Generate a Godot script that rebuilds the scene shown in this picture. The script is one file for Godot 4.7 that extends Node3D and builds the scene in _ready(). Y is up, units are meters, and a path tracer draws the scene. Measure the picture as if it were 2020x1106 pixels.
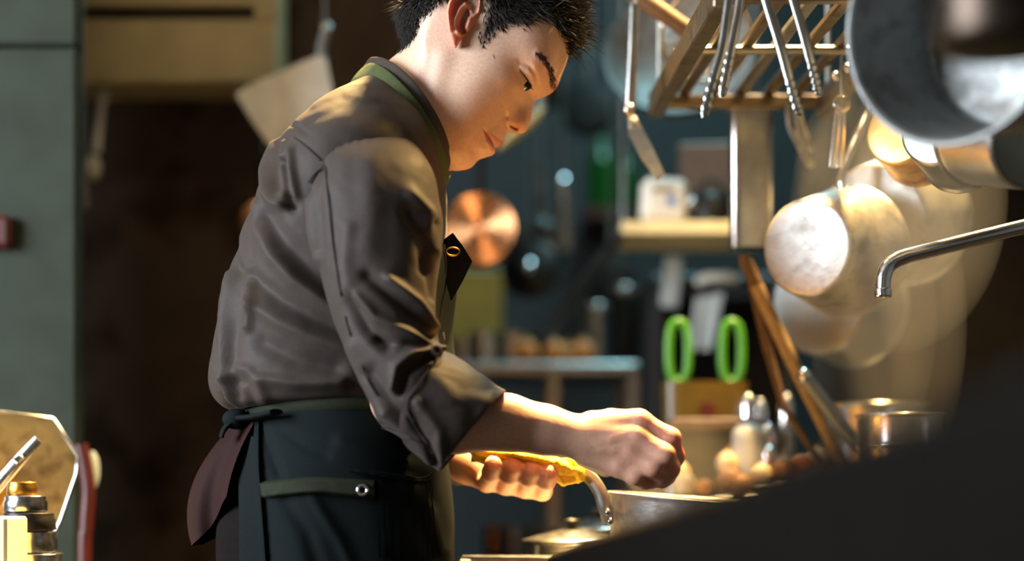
extends Node3D
# A cook at a restaurant stove, seen from his right side. Units: metres, y up, the lens at (0, 0.97, 0) looking along -z.
const F := 3400.0      # focal length in pixels of the 2020 x 1106 frame
const CX := 1010.0
const HY := 960.0      # the lens is shifted: eye level lies low in the frame
const YC := 0.97
var M := {}
var taken := {}
var rng := RandomNumberGenerator.new()

func at(px: float, py: float, d: float) -> Vector3:
	return Vector3((px - CX) / F * d, YC - (py - HY) / F * d, -d)

# ---------------------------------------------------------------- mesh collector
class MB:
	var v := PackedVector3Array()
	var c := PackedColorArray()
	var ix := PackedInt32Array()
	var mark := 0
	func start() -> void:
		mark = ix.size()
	func close() -> void:      # turns the faces added since start() outwards
		if mark >= ix.size(): return
		var o: Vector3 = v[ix[mark]]
		var vol := 0.0
		for k in range(mark, ix.size(), 3):
			vol += (v[ix[k]] - o).dot((v[ix[k + 1]] - o).cross(v[ix[k + 2]] - o))
		if vol > 0.0:
			for k in range(mark, ix.size(), 3):
				var t := ix[k + 1]
				ix[k + 1] = ix[k + 2]
				ix[k + 2] = t
	func tri(a: Vector3, b: Vector3, d: Vector3) -> void:
		var n := v.size()
		v.append(a); v.append(b); v.append(d)
		ix.append(n); ix.append(n + 1); ix.append(n + 2)
	func quad(a: Vector3, b: Vector3, d: Vector3, e: Vector3) -> void:
		var n := v.size()
		v.append(a); v.append(b); v.append(d); v.append(e)
		for k in [0, 1, 2, 0, 2, 3]: ix.append(n + k)
	func grid(rows: Array, closed: bool) -> void:     # shared vertices: smooth
		var n0 := v.size()
		var w: int = rows[0].size()
		for r in rows: v.append_array(r)
		var cols := w if closed else w - 1
		for r in rows.size() - 1:
			for k in cols:
				var a := n0 + r * w + k
				var b := n0 + r * w + (k + 1) % w
				ix.append(a); ix.append(b); ix.append(b + w)
				ix.append(a); ix.append(b + w); ix.append(a + w)
	func fan(ring: PackedVector3Array, flip: bool) -> void:
		var n := v.size()
		var m := Vector3.ZERO
		for p in ring: m += p
		v.append_array(ring)
		v.append(m / ring.size())
		for k in ring.size():
			var a := n + k
			var b := n + (k + 1) % ring.size()
			ix.append(n + ring.size())
			ix.append(b if flip else a)
			ix.append(a if flip else b)
	func loft(rows: Array, caps := true) -> void:
		start()
		grid(rows, true)
		if caps:
			fan(rows[0], true)
			fan(rows[rows.size() - 1], false)
		close()
	func box(t: Transform3D, s: Vector3, b := 0.0) -> void:    # chamfered box
		start()
		var h := s * 0.5
		b = minf(b, minf(h.x, minf(h.y, h.z)) * 0.9)
		var ax := [Vector3(1, 0, 0), Vector3(0, 1, 0), Vector3(0, 0, 1)]
		for i in 3:
			for sg in [-1.0, 1.0]:
				var n: Vector3 = ax[i] * sg
				var u: Vector3 = ax[(i + 1) % 3]
				var w: Vector3 = ax[(i + 2) % 3]
				var hn := h.dot(ax[i])
				var hu := h.dot(u) - b
				var hw := h.dot(w) - b
				var p := [n * hn - u * hu - w * hw, n * hn + u * hu - w * hw, n * hn + u * hu + w * hw, n * hn - u * hu + w * hw]
				if sg > 0: p.reverse()
				quad(t * p[0], t * p[1], t * p[2], t * p[3])
		if b > 0.0:
			for i in 3:
				var u: Vector3 = ax[(i + 1) % 3]
				var w: Vector3 = ax[(i + 2) % 3]
				var l: Vector3 = ax[i] * (h.dot(ax[i]) - b)
				for su in [-1.0, 1.0]:
					for sw in [-1.0, 1.0]:
						var p1: Vector3 = u * su * h.dot(u) + w * sw * (h.dot(w) - b)
						var p2: Vector3 = u * su * (h.dot(u) - b) + w * sw * h.dot(w)
						if su * sw > 0: quad(t * (p1 - l), t * (p2 - l), t * (p2 + l), t * (p1 + l))
						else: quad(t * (p1 - l), t * (p1 + l), t * (p2 + l), t * (p2 - l))
			for sx in [-1.0, 1.0]:
				for sy in [-1.0, 1.0]:
					for sz in [-1.0, 1.0]:
						var q := Vector3(sx, sy, sz)
						var a1 := Vector3(h.x, h.y - b, h.z - b) * q
						var a2 := Vector3(h.x - b, h.y, h.z - b) * q
						var a3 := Vector3(h.x - b, h.y - b, h.z) * q
						if sx * sy * sz > 0: tri(t * a1, t * a3, t * a2)
						else: tri(t * a1, t * a2, t * a3)
		close()
	func lathe(t: Transform3D, prof: Array, n := 40, caps := false) -> void:   # prof: Vector2(radius, height); the same point twice makes a hard edge
		start()
		var run: Array = []
		for k in prof.size():
			var p: Vector2 = prof[k]
			if k > 0 and p.is_equal_approx(prof[k - 1]) and run.size() > 1:
				grid(run, true)
				run = []
			elif k > 0 and p.is_equal_approx(prof[k - 1]):
				continue
			var ring := PackedVector3Array()
			for j in n:
				var a := TAU * j / n
				ring.append(t * Vector3(p.x * cos(a), p.y, p.x * sin(a)))
			run.append(ring)
		if run.size() > 1: grid(run, true)
		close()
	func tube(path: Array, rad: Array, n := 12, caps := true, flat := 1.0, up := Vector3.UP) -> void:
		var rows: Array = []
		var side := Vector3.ZERO
		for k in path.size():
			var p: Vector3 = path[k]
			var q0: Vector3 = path[maxi(k - 1, 0)]
			var q1: Vector3 = path[mini(k + 1, path.size() - 1)]
			var d := (q1 - q0).normalized()
			if side == Vector3.ZERO:
				side = d.cross(up)
				if side.length() < 0.05: side = d.cross(Vector3(1, 0.1, 0))
			side = (side - d * side.dot(d)).normalized()
			var w := side.cross(d)
			var r: float = rad[mini(k, rad.size() - 1)]
			var ring := PackedVector3Array()
			for j in n:
				var a := TAU * j / n
				ring.append(p + side * cos(a) * r + w * sin(a) * r * flat)
			rows.append(ring)
		loft(rows, caps)
	func prism(poly: PackedVector2Array, t: Transform3D, thick: float, bevel := 0.0) -> void:   # outline in local xy, thickness along local z
		start()
		var tris := Geometry2D.triangulate_polygon(poly)
		var inner := poly
		if bevel > 0.0:
			inner = PackedVector2Array()
			var n := poly.size()
			var cw := 1.0 if Geometry2D.is_polygon_clockwise(poly) else -1.0
			for k in n:
				var e0 := (poly[k] - poly[(k + n - 1) % n]).normalized()
				var e1 := (poly[(k + 1) % n] - poly[k]).normalized()
				var nn := (Vector2(e0.y, -e0.x) + Vector2(e1.y, -e1.x)) * 0.5
				inner.append(poly[k] + nn * bevel * cw * -1.0)
		var h := thick * 0.5
		for s in [-1.0, 1.0]:
			for k in range(0, tris.size(), 3):
				var a := inner[tris[k]]; var b := inner[tris[k + 1]]; var d := inner[tris[k + 2]]
				var area := (b - a).cross(d - a)
				if area * s > 0.0:
					var sw := b; b = d; d = sw
				tri(t * Vector3(a.x, a.y, h * s), t * Vector3(b.x, b.y, h * s), t * Vector3(d.x, d.y, h * s))
		var m := poly.size()
		var ccw := not Geometry2D.is_polygon_clockwise(poly)
		for k in m:
			var k2 := (k + 1) % m
			var rows := [[inner[k], inner[k2], -h], [poly[k], poly[k2], -h + bevel], [poly[k], poly[k2], h - bevel], [inner[k], inner[k2], h]]
			for r in 3:
				if bevel <= 0.0 and r != 1: continue
				var a: Vector2 = rows[r][0]; var b: Vector2 = rows[r][1]
				var a2: Vector2 = rows[r + 1][0]; var b2: Vector2 = rows[r + 1][1]
				var z1: float = rows[r][2]; var z2: float = rows[r + 1][2]
				if ccw: quad(t * Vector3(a.x, a.y, z1), t * Vector3(a2.x, a2.y, z2), t * Vector3(b2.x, b2.y, z2), t * Vector3(b.x, b.y, z1))
				else: quad(t * Vector3(a.x, a.y, z1), t * Vector3(b.x, b.y, z1), t * Vector3(b2.x, b2.y, z2), t * Vector3(a2.x, a2.y, z2))
		close()
	func ball(p: Vector3, r: Vector3, nu := 16, nv := 10) -> void:
		var rows: Array = []
		for i in nv + 1:
			var f := PI * (i + 0.02) / (nv + 0.04)
			var ring := PackedVector3Array()
			for j in nu:
				var a := TAU * j / nu
				ring.append(p + Vector3(r.x * sin(f) * cos(a), r.y * cos(f), r.z * sin(f) * sin(a)))
			rows.append(ring)
		loft(rows, true)
	func mesh(off: Vector3) -> ArrayMesh:
		var n := PackedVector3Array()
		n.resize(v.size())
		for k in range(0, ix.size(), 3):
			var a := ix[k]; var b := ix[k + 1]; var d := ix[k + 2]
			var f := (v[d] - v[a]).cross(v[b] - v[a])
			n[a] += f; n[b] += f; n[d] += f
		var p := PackedVector3Array()
		p.resize(v.size())
		for k in v.size():
			p[k] = v[k] - off
			n[k] = n[k].normalized() if n[k].length_squared() > 1e-30 else Vector3.UP
		var arr := []
		arr.resize(Mesh.ARRAY_MAX)
		arr[Mesh.ARRAY_VERTEX] = p
		arr[Mesh.ARRAY_NORMAL] = n
		arr[Mesh.ARRAY_INDEX] = ix
		if c.size() == v.size(): arr[Mesh.ARRAY_COLOR] = c
		var m := ArrayMesh.new()
		m.add_surface_from_arrays(Mesh.PRIMITIVE_TRIANGLES, arr)
		return m

# ---------------------------------------------------------------- scene helpers
func numbered(called: String) -> String:
	taken[called] = taken.get(called, -1) + 1
	return called if taken[called] == 0 else "%s_%03d" % [called, taken[called]]

func thing(called: String, label: String, category: String, where := Vector3.ZERO, group := "") -> Node3D:
	var o := Node3D.new()
	o.name = numbered(called)
	add_child(o)
	o.position = where
	o.set_meta("label", label)
	o.set_meta("category", category)
	if group: o.set_meta("group", group)
	return o

func part(called: String, mb: MB, m: Material, parent: Node3D, local := false) -> MeshInstance3D:
	var o := MeshInstance3D.new()
	o.name = called
	var off := Vector3.ZERO
	if not local:
		var q: Node3D = parent
		while q != self and q != null:
			off += q.position
			q = q.get_parent() as Node3D
	o.mesh = mb.mesh(off)
	o.material_override = m
	parent.add_child(o, true)
	return o

func one(called: String, label: String, category: String, mb: MB, m: Material, where := Vector3.ZERO, group := "") -> MeshInstance3D:
	var o := MeshInstance3D.new()
	o.name = numbered(called)
	o.mesh = mb.mesh(where)
	o.material_override = m
	o.position = where
	add_child(o)
	o.set_meta("label", label)
	o.set_meta("category", category)
	if group: o.set_meta("group", group)
	return o

func struct(called: String, mb: MB, m: Material, label: String) -> MeshInstance3D:
	var o := one(called, label, "room", mb, m)
	o.remove_meta("category")
	o.set_meta("kind", "structure")
	return o

func place(p: Vector3, e := Vector3.ZERO) -> Transform3D:
	return Transform3D(Basis.from_euler(e * PI / 180.0), p)

func axis_place(p: Vector3, y: Vector3, roll := 0.0) -> Transform3D:     # local y along the given direction
	var b := Basis(Quaternion(Vector3.UP, y.normalized()))
	return Transform3D(b * Basis(Vector3.UP, roll), p)

func smooth_path(p: Array, n: int) -> Array:
	var out := []
	for k in p.size() - 1:
		var a: Vector3 = p[maxi(k - 1, 0)]
		var b: Vector3 = p[k]
		var c: Vector3 = p[k + 1]
		var d: Vector3 = p[mini(k + 2, p.size() - 1)]
		for j in n:
			out.append(b.cubic_interpolate(c, a, d, float(j) / n))
	out.append(p[p.size() - 1])
	return out

func seg_dist(p: Vector2, a: Vector2, b: Vector2) -> float:
	var ab := b - a
	var t := clampf((p - a).dot(ab) / maxf(ab.length_squared(), 1e-9), 0.0, 1.0)
	return (p - a - ab * t).length()

func line_dist(p: Vector2, pts: PackedVector2Array) -> float:
	var best := 1e9
	for k in pts.size() - 1:
		best = minf(best, seg_dist(p, pts[k], pts[k + 1]))
	return best

func V2(a: Array) -> PackedVector2Array:
	var o := PackedVector2Array()
	for k in range(0, a.size(), 2): o.append(Vector2(a[k], a[k + 1]))
	return o

# folds: [points, height in metres, width in pixels-at-that-thing]; a crease is negative
func make_folds(a: Array) -> Array:
	var o := []
	for f in a:
		var pts := V2(f[0])
		var lo := pts[0]; var hi := pts[0]
		for p in pts:
			lo = lo.min(p); hi = hi.max(p)
		o.append([pts, f[1], f[2], lo - Vector2.ONE * f[2] * 2.5, hi + Vector2.ONE * f[2] * 2.5])
	return o

func fold_at(folds: Array, p: Vector2) -> float:
	var s := 0.0
	for f in folds:
		if p.x < f[3].x or p.y < f[3].y or p.x > f[4].x or p.y > f[4].y: continue
		var d: float = line_dist(p, f[0]) / f[2]
		s += f[1] * exp(-d * d)
	return s

# rings from traced edges. Row: [Lx, Ly, Rx, Ry, depth, half thickness, skew x, skew y]; exponent e squares the section
func edge_rings(spec: Array, sub: int, n: int, folds: Array, e := 2.0, noise_amp := 0.0, nz: FastNoiseLite = null, grow := 0.0) -> Array:
	var rows := []
	for k in spec.size() - 1:
		for j in sub + (1 if k == spec.size() - 2 else 0):
			var t := float(j) / sub
			var r := []
			for q in 8:
				var a: float = spec[maxi(k - 1, 0)][q]
				var b: float = spec[k][q]
				var c: float = spec[k + 1][q]
				var d: float = spec[mini(k + 2, spec.size() - 1)][q]
				r.append(cubic_interpolate(b, c, a, d, t))
			var ring := PackedVector3Array()
			var L := Vector2(r[0], r[1])
			var R := Vector2(r[2], r[3])
			var mid := (L + R) * 0.5
			var half := (R - L) * 0.5
			var scale: float = r[4] / F
			var across := half.normalized() if half.length() > 0.01 else Vector2.RIGHT
			for i in n:
				var th := TAU * i / n
				var cc := -cos(th)
				var ss := sin(th)
				var ce := signf(cc) * pow(absf(cc), 2.0 / e)
				var se := signf(ss) * pow(absf(ss), 2.0 / e)
				var p := mid + half * ce + Vector2(r[6], r[7]) * absf(se)
				var z: float = r[5] * se
				var disp := grow
				if ss > -0.2:
					if folds: disp += fold_at(folds, p) * smoothstep(-0.2, 0.35, ss)
				if nz: disp += nz.get_noise_3d(p.x, p.y, z * 1500.0) * noise_amp
				var nr := Vector2(cc, ss)
				p += across * nr.x * disp / scale
				z += nr.y * disp
				ring.append(at(p.x, p.y, r[4]) + Vector3(0, 0, z))
			rows.append(ring)
	return rows

# skin over joints: every bone is a tapered capsule; a smooth minimum joins them; meshed as surface nets
func skin(mb: MB, bones: Array, cell: float, k: float, tint: Callable) -> void:
	var lo := Vector3(1e9, 1e9, 1e9)
	var hi := -lo
	for b in bones:
		for j in 2:
			var r: Vector3 = Vector3.ONE * (b[2 + j] + 0.012)
			lo = lo.min(b[j] - r)
			hi = hi.max(b[j] + r)
	var nx := int((hi.x - lo.x) / cell) + 2
	var ny := int((hi.y - lo.y) / cell) + 2
	var nzz := int((hi.z - lo.z) / cell) + 2
	var fld := PackedFloat32Array()
	fld.resize(nx * ny * nzz)
	for b in bones:
		var a: Vector3 = b[0]; var c: Vector3 = b[1]
		var ra: float = b[2]; var rb: float = b[3]
		var m := Vector3.ONE * (maxf(ra, rb) + 0.010)
		var l := ((a.min(c) - m - lo) / cell).floor()
		var h := ((a.max(c) + m - lo) / cell).ceil()
		var ab := c - a
		var il := 1.0 / maxf(ab.length_squared(), 1e-12)
		for z in range(maxi(0, int(l.z)), mini(nzz, int(h.z) + 1)):
			for y in range(maxi(0, int(l.y)), mini(ny, int(h.y) + 1)):
				for x in range(maxi(0, int(l.x)), mini(nx, int(h.x) + 1)):
					var p := lo + Vector3(x, y, z) * cell
					var t := clampf((p - a).dot(ab) * il, 0.0, 1.0)
					var d := (p - a - ab * t).length() - lerpf(ra, rb, t)
					fld[(z * ny + y) * nx + x] += exp(-k * clampf(d, -0.03, 0.03))
	for q in fld.size():
		fld[q] = -log(maxf(fld[q], 1e-12)) / k
	var idx := PackedInt32Array()
	idx.resize(fld.size())
	idx.fill(-1)
	mb.start()
	var off := [0, 1, nx, nx + 1, nx * ny, nx * ny + 1, nx * ny + nx, nx * ny + nx + 1]
	for z in nzz - 1:
		for y in ny - 1:
			for x in nx - 1:
				var q := (z * ny + y) * nx + x
				var ins := 0
				for o in 8:
					if fld[q + off[o]] < 0.0: ins += 1
				if ins == 0 or ins == 8: continue
				var s := Vector3.ZERO
				var cnt := 0
				for e in [[0, 1], [2, 3], [4, 5], [6, 7], [0, 2], [1, 3], [4, 6], [5, 7], [0, 4], [1, 5], [2, 6], [3, 7]]:
					var f0 := fld[q + off[e[0]]]
					var f1 := fld[q + off[e[1]]]
					if (f0 < 0.0) == (f1 < 0.0): continue
					var t := f0 / (f0 - f1)
					s += Vector3(e[0] & 1, (e[0] >> 1) & 1, e[0] >> 2).lerp(Vector3(e[1] & 1, (e[1] >> 1) & 1, e[1] >> 2), t)
					cnt += 1
				idx[q] = mb.v.size()
				var pos := lo + (Vector3(x, y, z) + s / cnt) * cell
				mb.v.append(pos)
				mb.c.append(tint.call(pos))
	for z in range(1, nzz - 1):
		for y in range(1, ny - 1):
			for x in range(1, nx - 1):
				var q := (z * ny + y) * nx + x
				for ax in 3:
					var q2: int = q + [1, nx, nx * ny][ax]
					if (fld[q] < 0.0) == (fld[q2] < 0.0): continue
					var u: int = [nx, nx * ny, 1][ax]
					var w: int = [nx * ny, 1, nx][ax]
					var a := idx[q]; var b := idx[q - u]; var c := idx[q - u - w]; var d := idx[q - w]
					if a < 0 or b < 0 or c < 0 or d < 0: continue
					if fld[q] < 0.0:
						for i in [a, c, b, a, d, c]: mb.ix.append(i)
					else:
						for i in [a, b, c, a, c, d]: mb.ix.append(i)
	mb.close()

# ---------------------------------------------------------------- materials
func noise_tex(freq: float, ramp: Array, size := 512, oct := 4, seed_ := 1, normal := false, bump := 4.0, type := FastNoiseLite.TYPE_SIMPLEX_SMOOTH) -> NoiseTexture2D:
	var n := FastNoiseLite.new()
	n.noise_type = type
	n.frequency = freq
	n.fractal_octaves = oct
	n.seed = seed_
	var t := NoiseTexture2D.new()
	t.width = size
	t.height = size
	t.seamless = true
	t.noise = n
	if ramp:
		var g := Gradient.new()
		g.offsets = PackedFloat32Array()
		var cols := PackedColorArray()
		var offs := PackedFloat32Array()
		for k in ramp.size():
			offs.append(float(k) / (ramp.size() - 1))
			cols.append(ramp[k])
		g.offsets = offs
		g.colors = cols
		t.color_ramp = g
	if normal:
		t.as_normal_map = true
		t.bump_strength = bump
	return t

func mat(called: String, col: Color, rough := 0.6, metal := 0.0) -> StandardMaterial3D:
	var m := StandardMaterial3D.new()
	m.resource_name = called
	m.albedo_color = col
	m.roughness = rough
	m.metallic = metal
	M[called] = m
	return m

func tri(m: StandardMaterial3D, scale: float, albedo: Texture2D = null, normal: Texture2D = null, ns := 1.0, rough: Texture2D = null) -> StandardMaterial3D:
	m.uv1_triplanar = true
	m.uv1_scale = Vector3.ONE * scale
	if albedo: m.albedo_texture = albedo
	if normal:
		m.normal_enabled = true
		m.normal_texture = normal
		m.normal_scale = ns
	if rough:
		m.roughness_texture = rough
		m.roughness_texture_channel = BaseMaterial3D.TEXTURE_CHANNEL_RED
	return m

func twill(side := 256) -> ImageTexture:      # fine diagonal weave as a normal map
	var im := Image.create(side, side, false, Image.FORMAT_RGB8)
	for y in side:
		for x in side:
			var h := 0.5 + 0.35 * sin(TAU * (x + y) * 16.0 / side) + 0.15 * sin(TAU * (x * 2 - y) * 16.0 / side) + rng.randf_range(-0.12, 0.12)
			im.set_pixel(x, y, Color(h, h, h))
	im.bump_map_to_normal_map(2.0)
	return ImageTexture.create_from_image(im)

func _ready() -> void:
	rng.seed = 7
	# --- camera: level, lens shifted upwards, wide aperture focused on the cook's near side
	var cam := Camera3D.new()
	cam.name = "camera"
	var att := CameraAttributesPhysical.new()
	att.frustum_focal_length = 60.0
	att.exposure_aperture = 1.3
	att.frustum_focus_distance = 1.975
	att.frustum_near = 0.1
	att.frustum_far = 60.0
	cam.attributes = att
	add_child(cam)
	cam.position = Vector3(0, YC, 0)
	cam.projection = Camera3D.PROJECTION_FRUSTUM
	cam.near = 0.1
	cam.far = 60.0
	cam.size = 1106.0 / F * 0.1
	cam.frustum_offset = Vector2(0, (HY - 553.0) / F * 0.1)
	# --- air and exposure
	var env := Environment.new()
	env.background_mode = Environment.BG_COLOR
	env.background_color = Color(0.0, 0.0, 0.0)
	env.tonemap_mode = Environment.TONE_MAPPER_LINEAR
	env.tonemap_exposure = 1.0
	env.sdfgi_enabled = true
	env.ssao_enabled = true
	env.ssil_enabled = true
	env.volumetric_fog_enabled = true
	env.volumetric_fog_density = 0.0
	var we := WorldEnvironment.new()
	we.name = "world_environment"
	we.environment = env
	add_child(we)
	materials()
	lamps()
	room()
	person()
	held()
	stove()
	rack()
	hanging_pots()
	back_kitchen()
	left_side()
	steam()

func materials() -> void:
	var weave := twill()
	var cloud := noise_tex(0.012, [Color(0.86, 0.86, 0.86), Color(1, 1, 1)], 512, 5, 3)
	var grain_n := noise_tex(0.06, [], 512, 4, 5, true, 3.0)
	var scratch := noise_tex(0.02, [Color(0.65, 0.65, 0.65), Color(1, 1, 1)], 512, 5, 9)
	var blotch := noise_tex(0.008, [Color(0.55, 0.5, 0.45), Color(1, 1, 1), Color(0.9, 0.9, 0.9)], 512, 5, 21)
	var m := mat("skin", Color.WHITE, 0.5)
	m.vertex_color_use_as_albedo = true
	m.subsurf_scatter_enabled = true
	m.subsurf_scatter_strength = 0.25
	tri(m, 14.0, cloud, noise_tex(0.2, [], 512, 3, 8, true, 1.0), 0.2)
	m.albedo_texture = noise_tex(0.03, [Color(0.9, 0.87, 0.85), Color(1, 1, 1)], 512, 4, 4)
	tri(mat("jacket", Color(0.243, 0.211, 0.196), 0.6), 34.0, cloud, weave, 0.4).rim_enabled = true
	M.jacket.rim = 0.15
	M.jacket.rim_tint = 0.5
	tri(mat("apron", Color(0.10, 0.118, 0.122), 0.8), 44.0, cloud, weave, 0.22)
	tri(mat("olive_web", Color(0.165, 0.18, 0.135), 0.8), 22.0, cloud, weave, 0.9)
	tri(mat("neck_web", Color(0.285, 0.32, 0.21), 0.7), 22.0, cloud, weave, 0.8)
	tri(mat("trousers", Color(0.10, 0.085, 0.085), 0.8), 12.0, cloud, weave, 0.5)
	tri(mat("stitch", Color(0.24, 0.205, 0.195), 0.7), 20.0, cloud)
	mat("hair", Color(0.07, 0.05, 0.038), 0.55).metallic_specular = 0.35
	tri(mat("rack_metal", Color(0.42, 0.37, 0.30), 0.42, 0.7), 5.0, blotch, null, 1.0, scratch)
	tri(mat("undershirt", Color(0.165, 0.095, 0.09), 0.75), 30.0, cloud, weave, 0.4)
	tri(mat("gold_lit_steel", Color(0.78, 0.62, 0.36), 0.45, 0.6), 5.0, blotch, null, 1.0, scratch)  # steel with warm golden lamp light put into its colour
	tri(mat("sooty_steel", Color(0.24, 0.20, 0.17), 0.45, 0.9), 5.0, blotch, null, 1.0, scratch)
	tri(mat("worn_grey", Color(0.54, 0.55, 0.55), 0.6, 0.45), 5.0, blotch, null, 1.0, scratch)
	mat("eye", Color(0.12, 0.08, 0.06), 0.12)
	tri(mat("yellow_cloth", Color(0.93, 0.78, 0.16), 0.85), 9.0, cloud, weave, 0.8)
	M.yellow_cloth.backlight_enabled = true
	M.yellow_cloth.backlight = Color(0.35, 0.3, 0.06)
	tri(mat("steel", Color(0.78, 0.77, 0.75), 0.28, 1.0), 4.0, cloud, null, 1.0, scratch)
	tri(mat("dull_steel", Color(0.62, 0.63, 0.62), 0.48, 1.0), 4.0, cloud, null, 1.0, scratch)
	tri(mat("worn_aluminium", Color(0.68, 0.68, 0.67), 0.55, 0.75), 5.0, blotch, grain_n, 0.25, scratch)
	mat("chrome", Color(0.88, 0.88, 0.89), 0.16, 1.0)
	tri(mat("brass", Color(0.75, 0.55, 0.25), 0.35, 1.0), 6.0, cloud)
	tri(mat("copper", Color(0.72, 0.50, 0.34), 0.34, 1.0), 4.0, cloud, null, 1.0, scratch)
	tri(mat("black_iron", Color(0.13, 0.125, 0.12), 0.45, 0.6), 5.0, cloud)
	tri(mat("dark_paint", Color(0.055, 0.047, 0.042), 0.5), 3.0, cloud)
	tri(mat("dark_plastic", Color(0.09, 0.09, 0.10), 0.65), 3.0, cloud)
	tri(mat("wood", Color(0.40, 0.31, 0.225), 0.6), 6.0, noise_tex(0.02, [Color(0.75, 0.68, 0.6), Color(1, 1, 1)], 512, 4, 31))
	tri(mat("pale_wood", Color(0.66, 0.57, 0.42), 0.6), 6.0, noise_tex(0.02, [Color(0.8, 0.74, 0.68), Color(1, 1, 1)], 512, 4, 33))
	tri(mat("brown_wall", Color(0.235, 0.195, 0.165), 0.85), 1.2, blotch)
	tri(mat("back_wall", Color(0.10, 0.12, 0.118), 0.7), 1.1, blotch)
	tri(mat("plaster", Color(0.50, 0.48, 0.44), 0.9), 1.0, blotch)
	tri(mat("floor_tile", Color(0.20, 0.17, 0.15), 0.5), 1.5, blotch)
	tri(mat("fridge_paint", Color(0.215, 0.238, 0.205), 0.42), 1.4, cloud)
	tri(mat("cupboard_paint", Color(0.62, 0.57, 0.42), 0.5), 1.4, cloud)
	tri(mat("red_plastic", Color(0.28, 0.07, 0.05), 0.4), 4.0, cloud)
	tri(mat("white_plastic", Color(0.82, 0.82, 0.78), 0.45), 3.0, cloud)
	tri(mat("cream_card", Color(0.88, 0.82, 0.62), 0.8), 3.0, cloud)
	tri(mat("yellow_card", Color(0.74, 0.56, 0.22), 0.75), 3.0, cloud)
	tri(mat("white_card", Color(0.92, 0.90, 0.85), 0.7), 3.0, cloud)
	tri(mat("green_plastic", Color(0.24, 0.50, 0.09), 0.4), 3.0, cloud)
	tri(mat("amber_plastic", Color(0.32, 0.25, 0.06), 0.35), 3.0, cloud)
	tri(mat("orange_skin", Color(0.80, 0.48, 0.16), 0.55), 8.0, cloud, grain_n, 0.3)
	tri(mat("garlic", Color(0.87, 0.78, 0.62), 0.6), 8.0, cloud, grain_n, 0.3)
	tri(mat("mushroom", Color(0.62, 0.44, 0.27), 0.65), 8.0, cloud, grain_n, 0.3)
	tri(mat("blue_print", Color(0.30, 0.48, 0.75), 0.7), 3.0, cloud)
	tri(mat("ochre_print", Color(0.62, 0.50, 0.22), 0.7), 3.0, cloud)
	tri(mat("pale_cloth", Color(0.72, 0.76, 0.76), 0.85), 6.0, cloud, weave, 0.6)
	tri(mat("green_glass", Color(0.05, 0.28, 0.08), 0.15), 3.0, cloud)
	for q in ["jacket", "apron", "olive_web", "neck_web", "trousers", "stitch", "undershirt", "dark_paint", "brown_wall", "fridge_paint", "plaster"]: M[q].metallic_specular = 0.2
	M.jacket.metallic_specular = 0.24
	for q in ["apron", "trousers", "dark_paint"]: M[q].metallic_specular = 0.1
	var w := mat("warm_glow", Color(1, 0.8, 0.5), 0.5)
	w.emission_enabled = true
	w.emission = Color(1.0, 0.80, 0.50)
	w.emission_energy_multiplier = 9.0
	w = mat("cool_glow", Color(0.9, 0.97, 1.0), 0.5)
	w.emission_enabled = true
	w.emission = Color(0.76, 0.93, 1.0)
	w.emission_energy_multiplier = 3.0

# ---------------------------------------------------------------- lamps
func hood_lamp(p: Vector3, energy: float, aim: Vector3, cone: float, label: String) -> void:
	var t := thing("heat_lamp", label, "lamp", p, "lamps over the stove")
	var mb := MB.new()
	mb.lathe(place(p), [Vector2(0.03, 0.17), Vector2(0.03, 0.12), Vector2(0.05, 0.1), Vector2(0.09, 0.0), Vector2(0.09, 0.0), Vector2(0.087, 0.0), Vector2(0.087, 0.0), Vector2(0.047, 0.097), Vector2(0.0, 0.11)], 40)
	part("shade", mb, M.black_iron, t)
	mb = MB.new()
	mb.tube([p + Vector3(0, 0.17, 0), Vector3(p.x, 2.69, p.z)], [0.006], 10)
	part("cord", mb, M.dark_plastic, t)
	mb = MB.new()
	mb.ball(p + Vector3(0, 0.04, 0), Vector3(0.036, 0.045, 0.036), 20, 12)
	part("bulb", mb, M.warm_glow, t)
	var l := SpotLight3D.new()
	l.name = "bulb_light"
	l.spot_angle = cone
	l.spot_angle_attenuation = 0.45
	l.spot_range = 12.0
	l.spot_attenuation = 2.0
	l.light_color = Color(1.0, 0.82, 0.52)
	l.light_energy = energy
	l.light_size = 0.035
	l.shadow_enabled = true
	t.add_child(l)
	l.basis = Basis.looking_at(aim.normalized(), Vector3.RIGHT)
	l.position = Vector3(0, -0.012, 0)

func panel(called: String, label: String, p: Vector3, look: Vector3, size: Vector2, energy: float, col: Color, glow: Material) -> void:
	var t := thing(called, label, "lamp", p)
	var b := Basis.looking_at((look - p).normalized(), Vector3.UP if absf((look - p).normalized().y) < 0.95 else Vector3.RIGHT)
	var mb := MB.new()
	mb.box(Transform3D(b, p), Vector3(size.x, size.y, 0.02), 0.004)
	part("diffuser", mb, glow, t)
	mb = MB.new()
	for s in [-1.0, 1.0]:
		mb.box(Transform3D(b, p + b * Vector3(s * (size.x * 0.5 + 0.02), 0, 0)), Vector3(0.04, size.y + 0.08, 0.05), 0.005)
		mb.box(Transform3D(b, p + b * Vector3(0, s * (size.y * 0.5 + 0.02), 0)), Vector3(size.x, 0.04, 0.05), 0.005)
	part("frame", mb, M.white_plastic, t)
	var l := AreaLight3D.new()
	l.name = "panel_light"
	l.light_color = col
	l.light_energy = energy
	l.area_size = size
	l.area_normalize_energy = true
	l.area_range = 14.0
	l.shadow_enabled = true
	t.add_child(l)
	l.basis = b
	l.position = b * Vector3(0, 0, -0.03)

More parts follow.
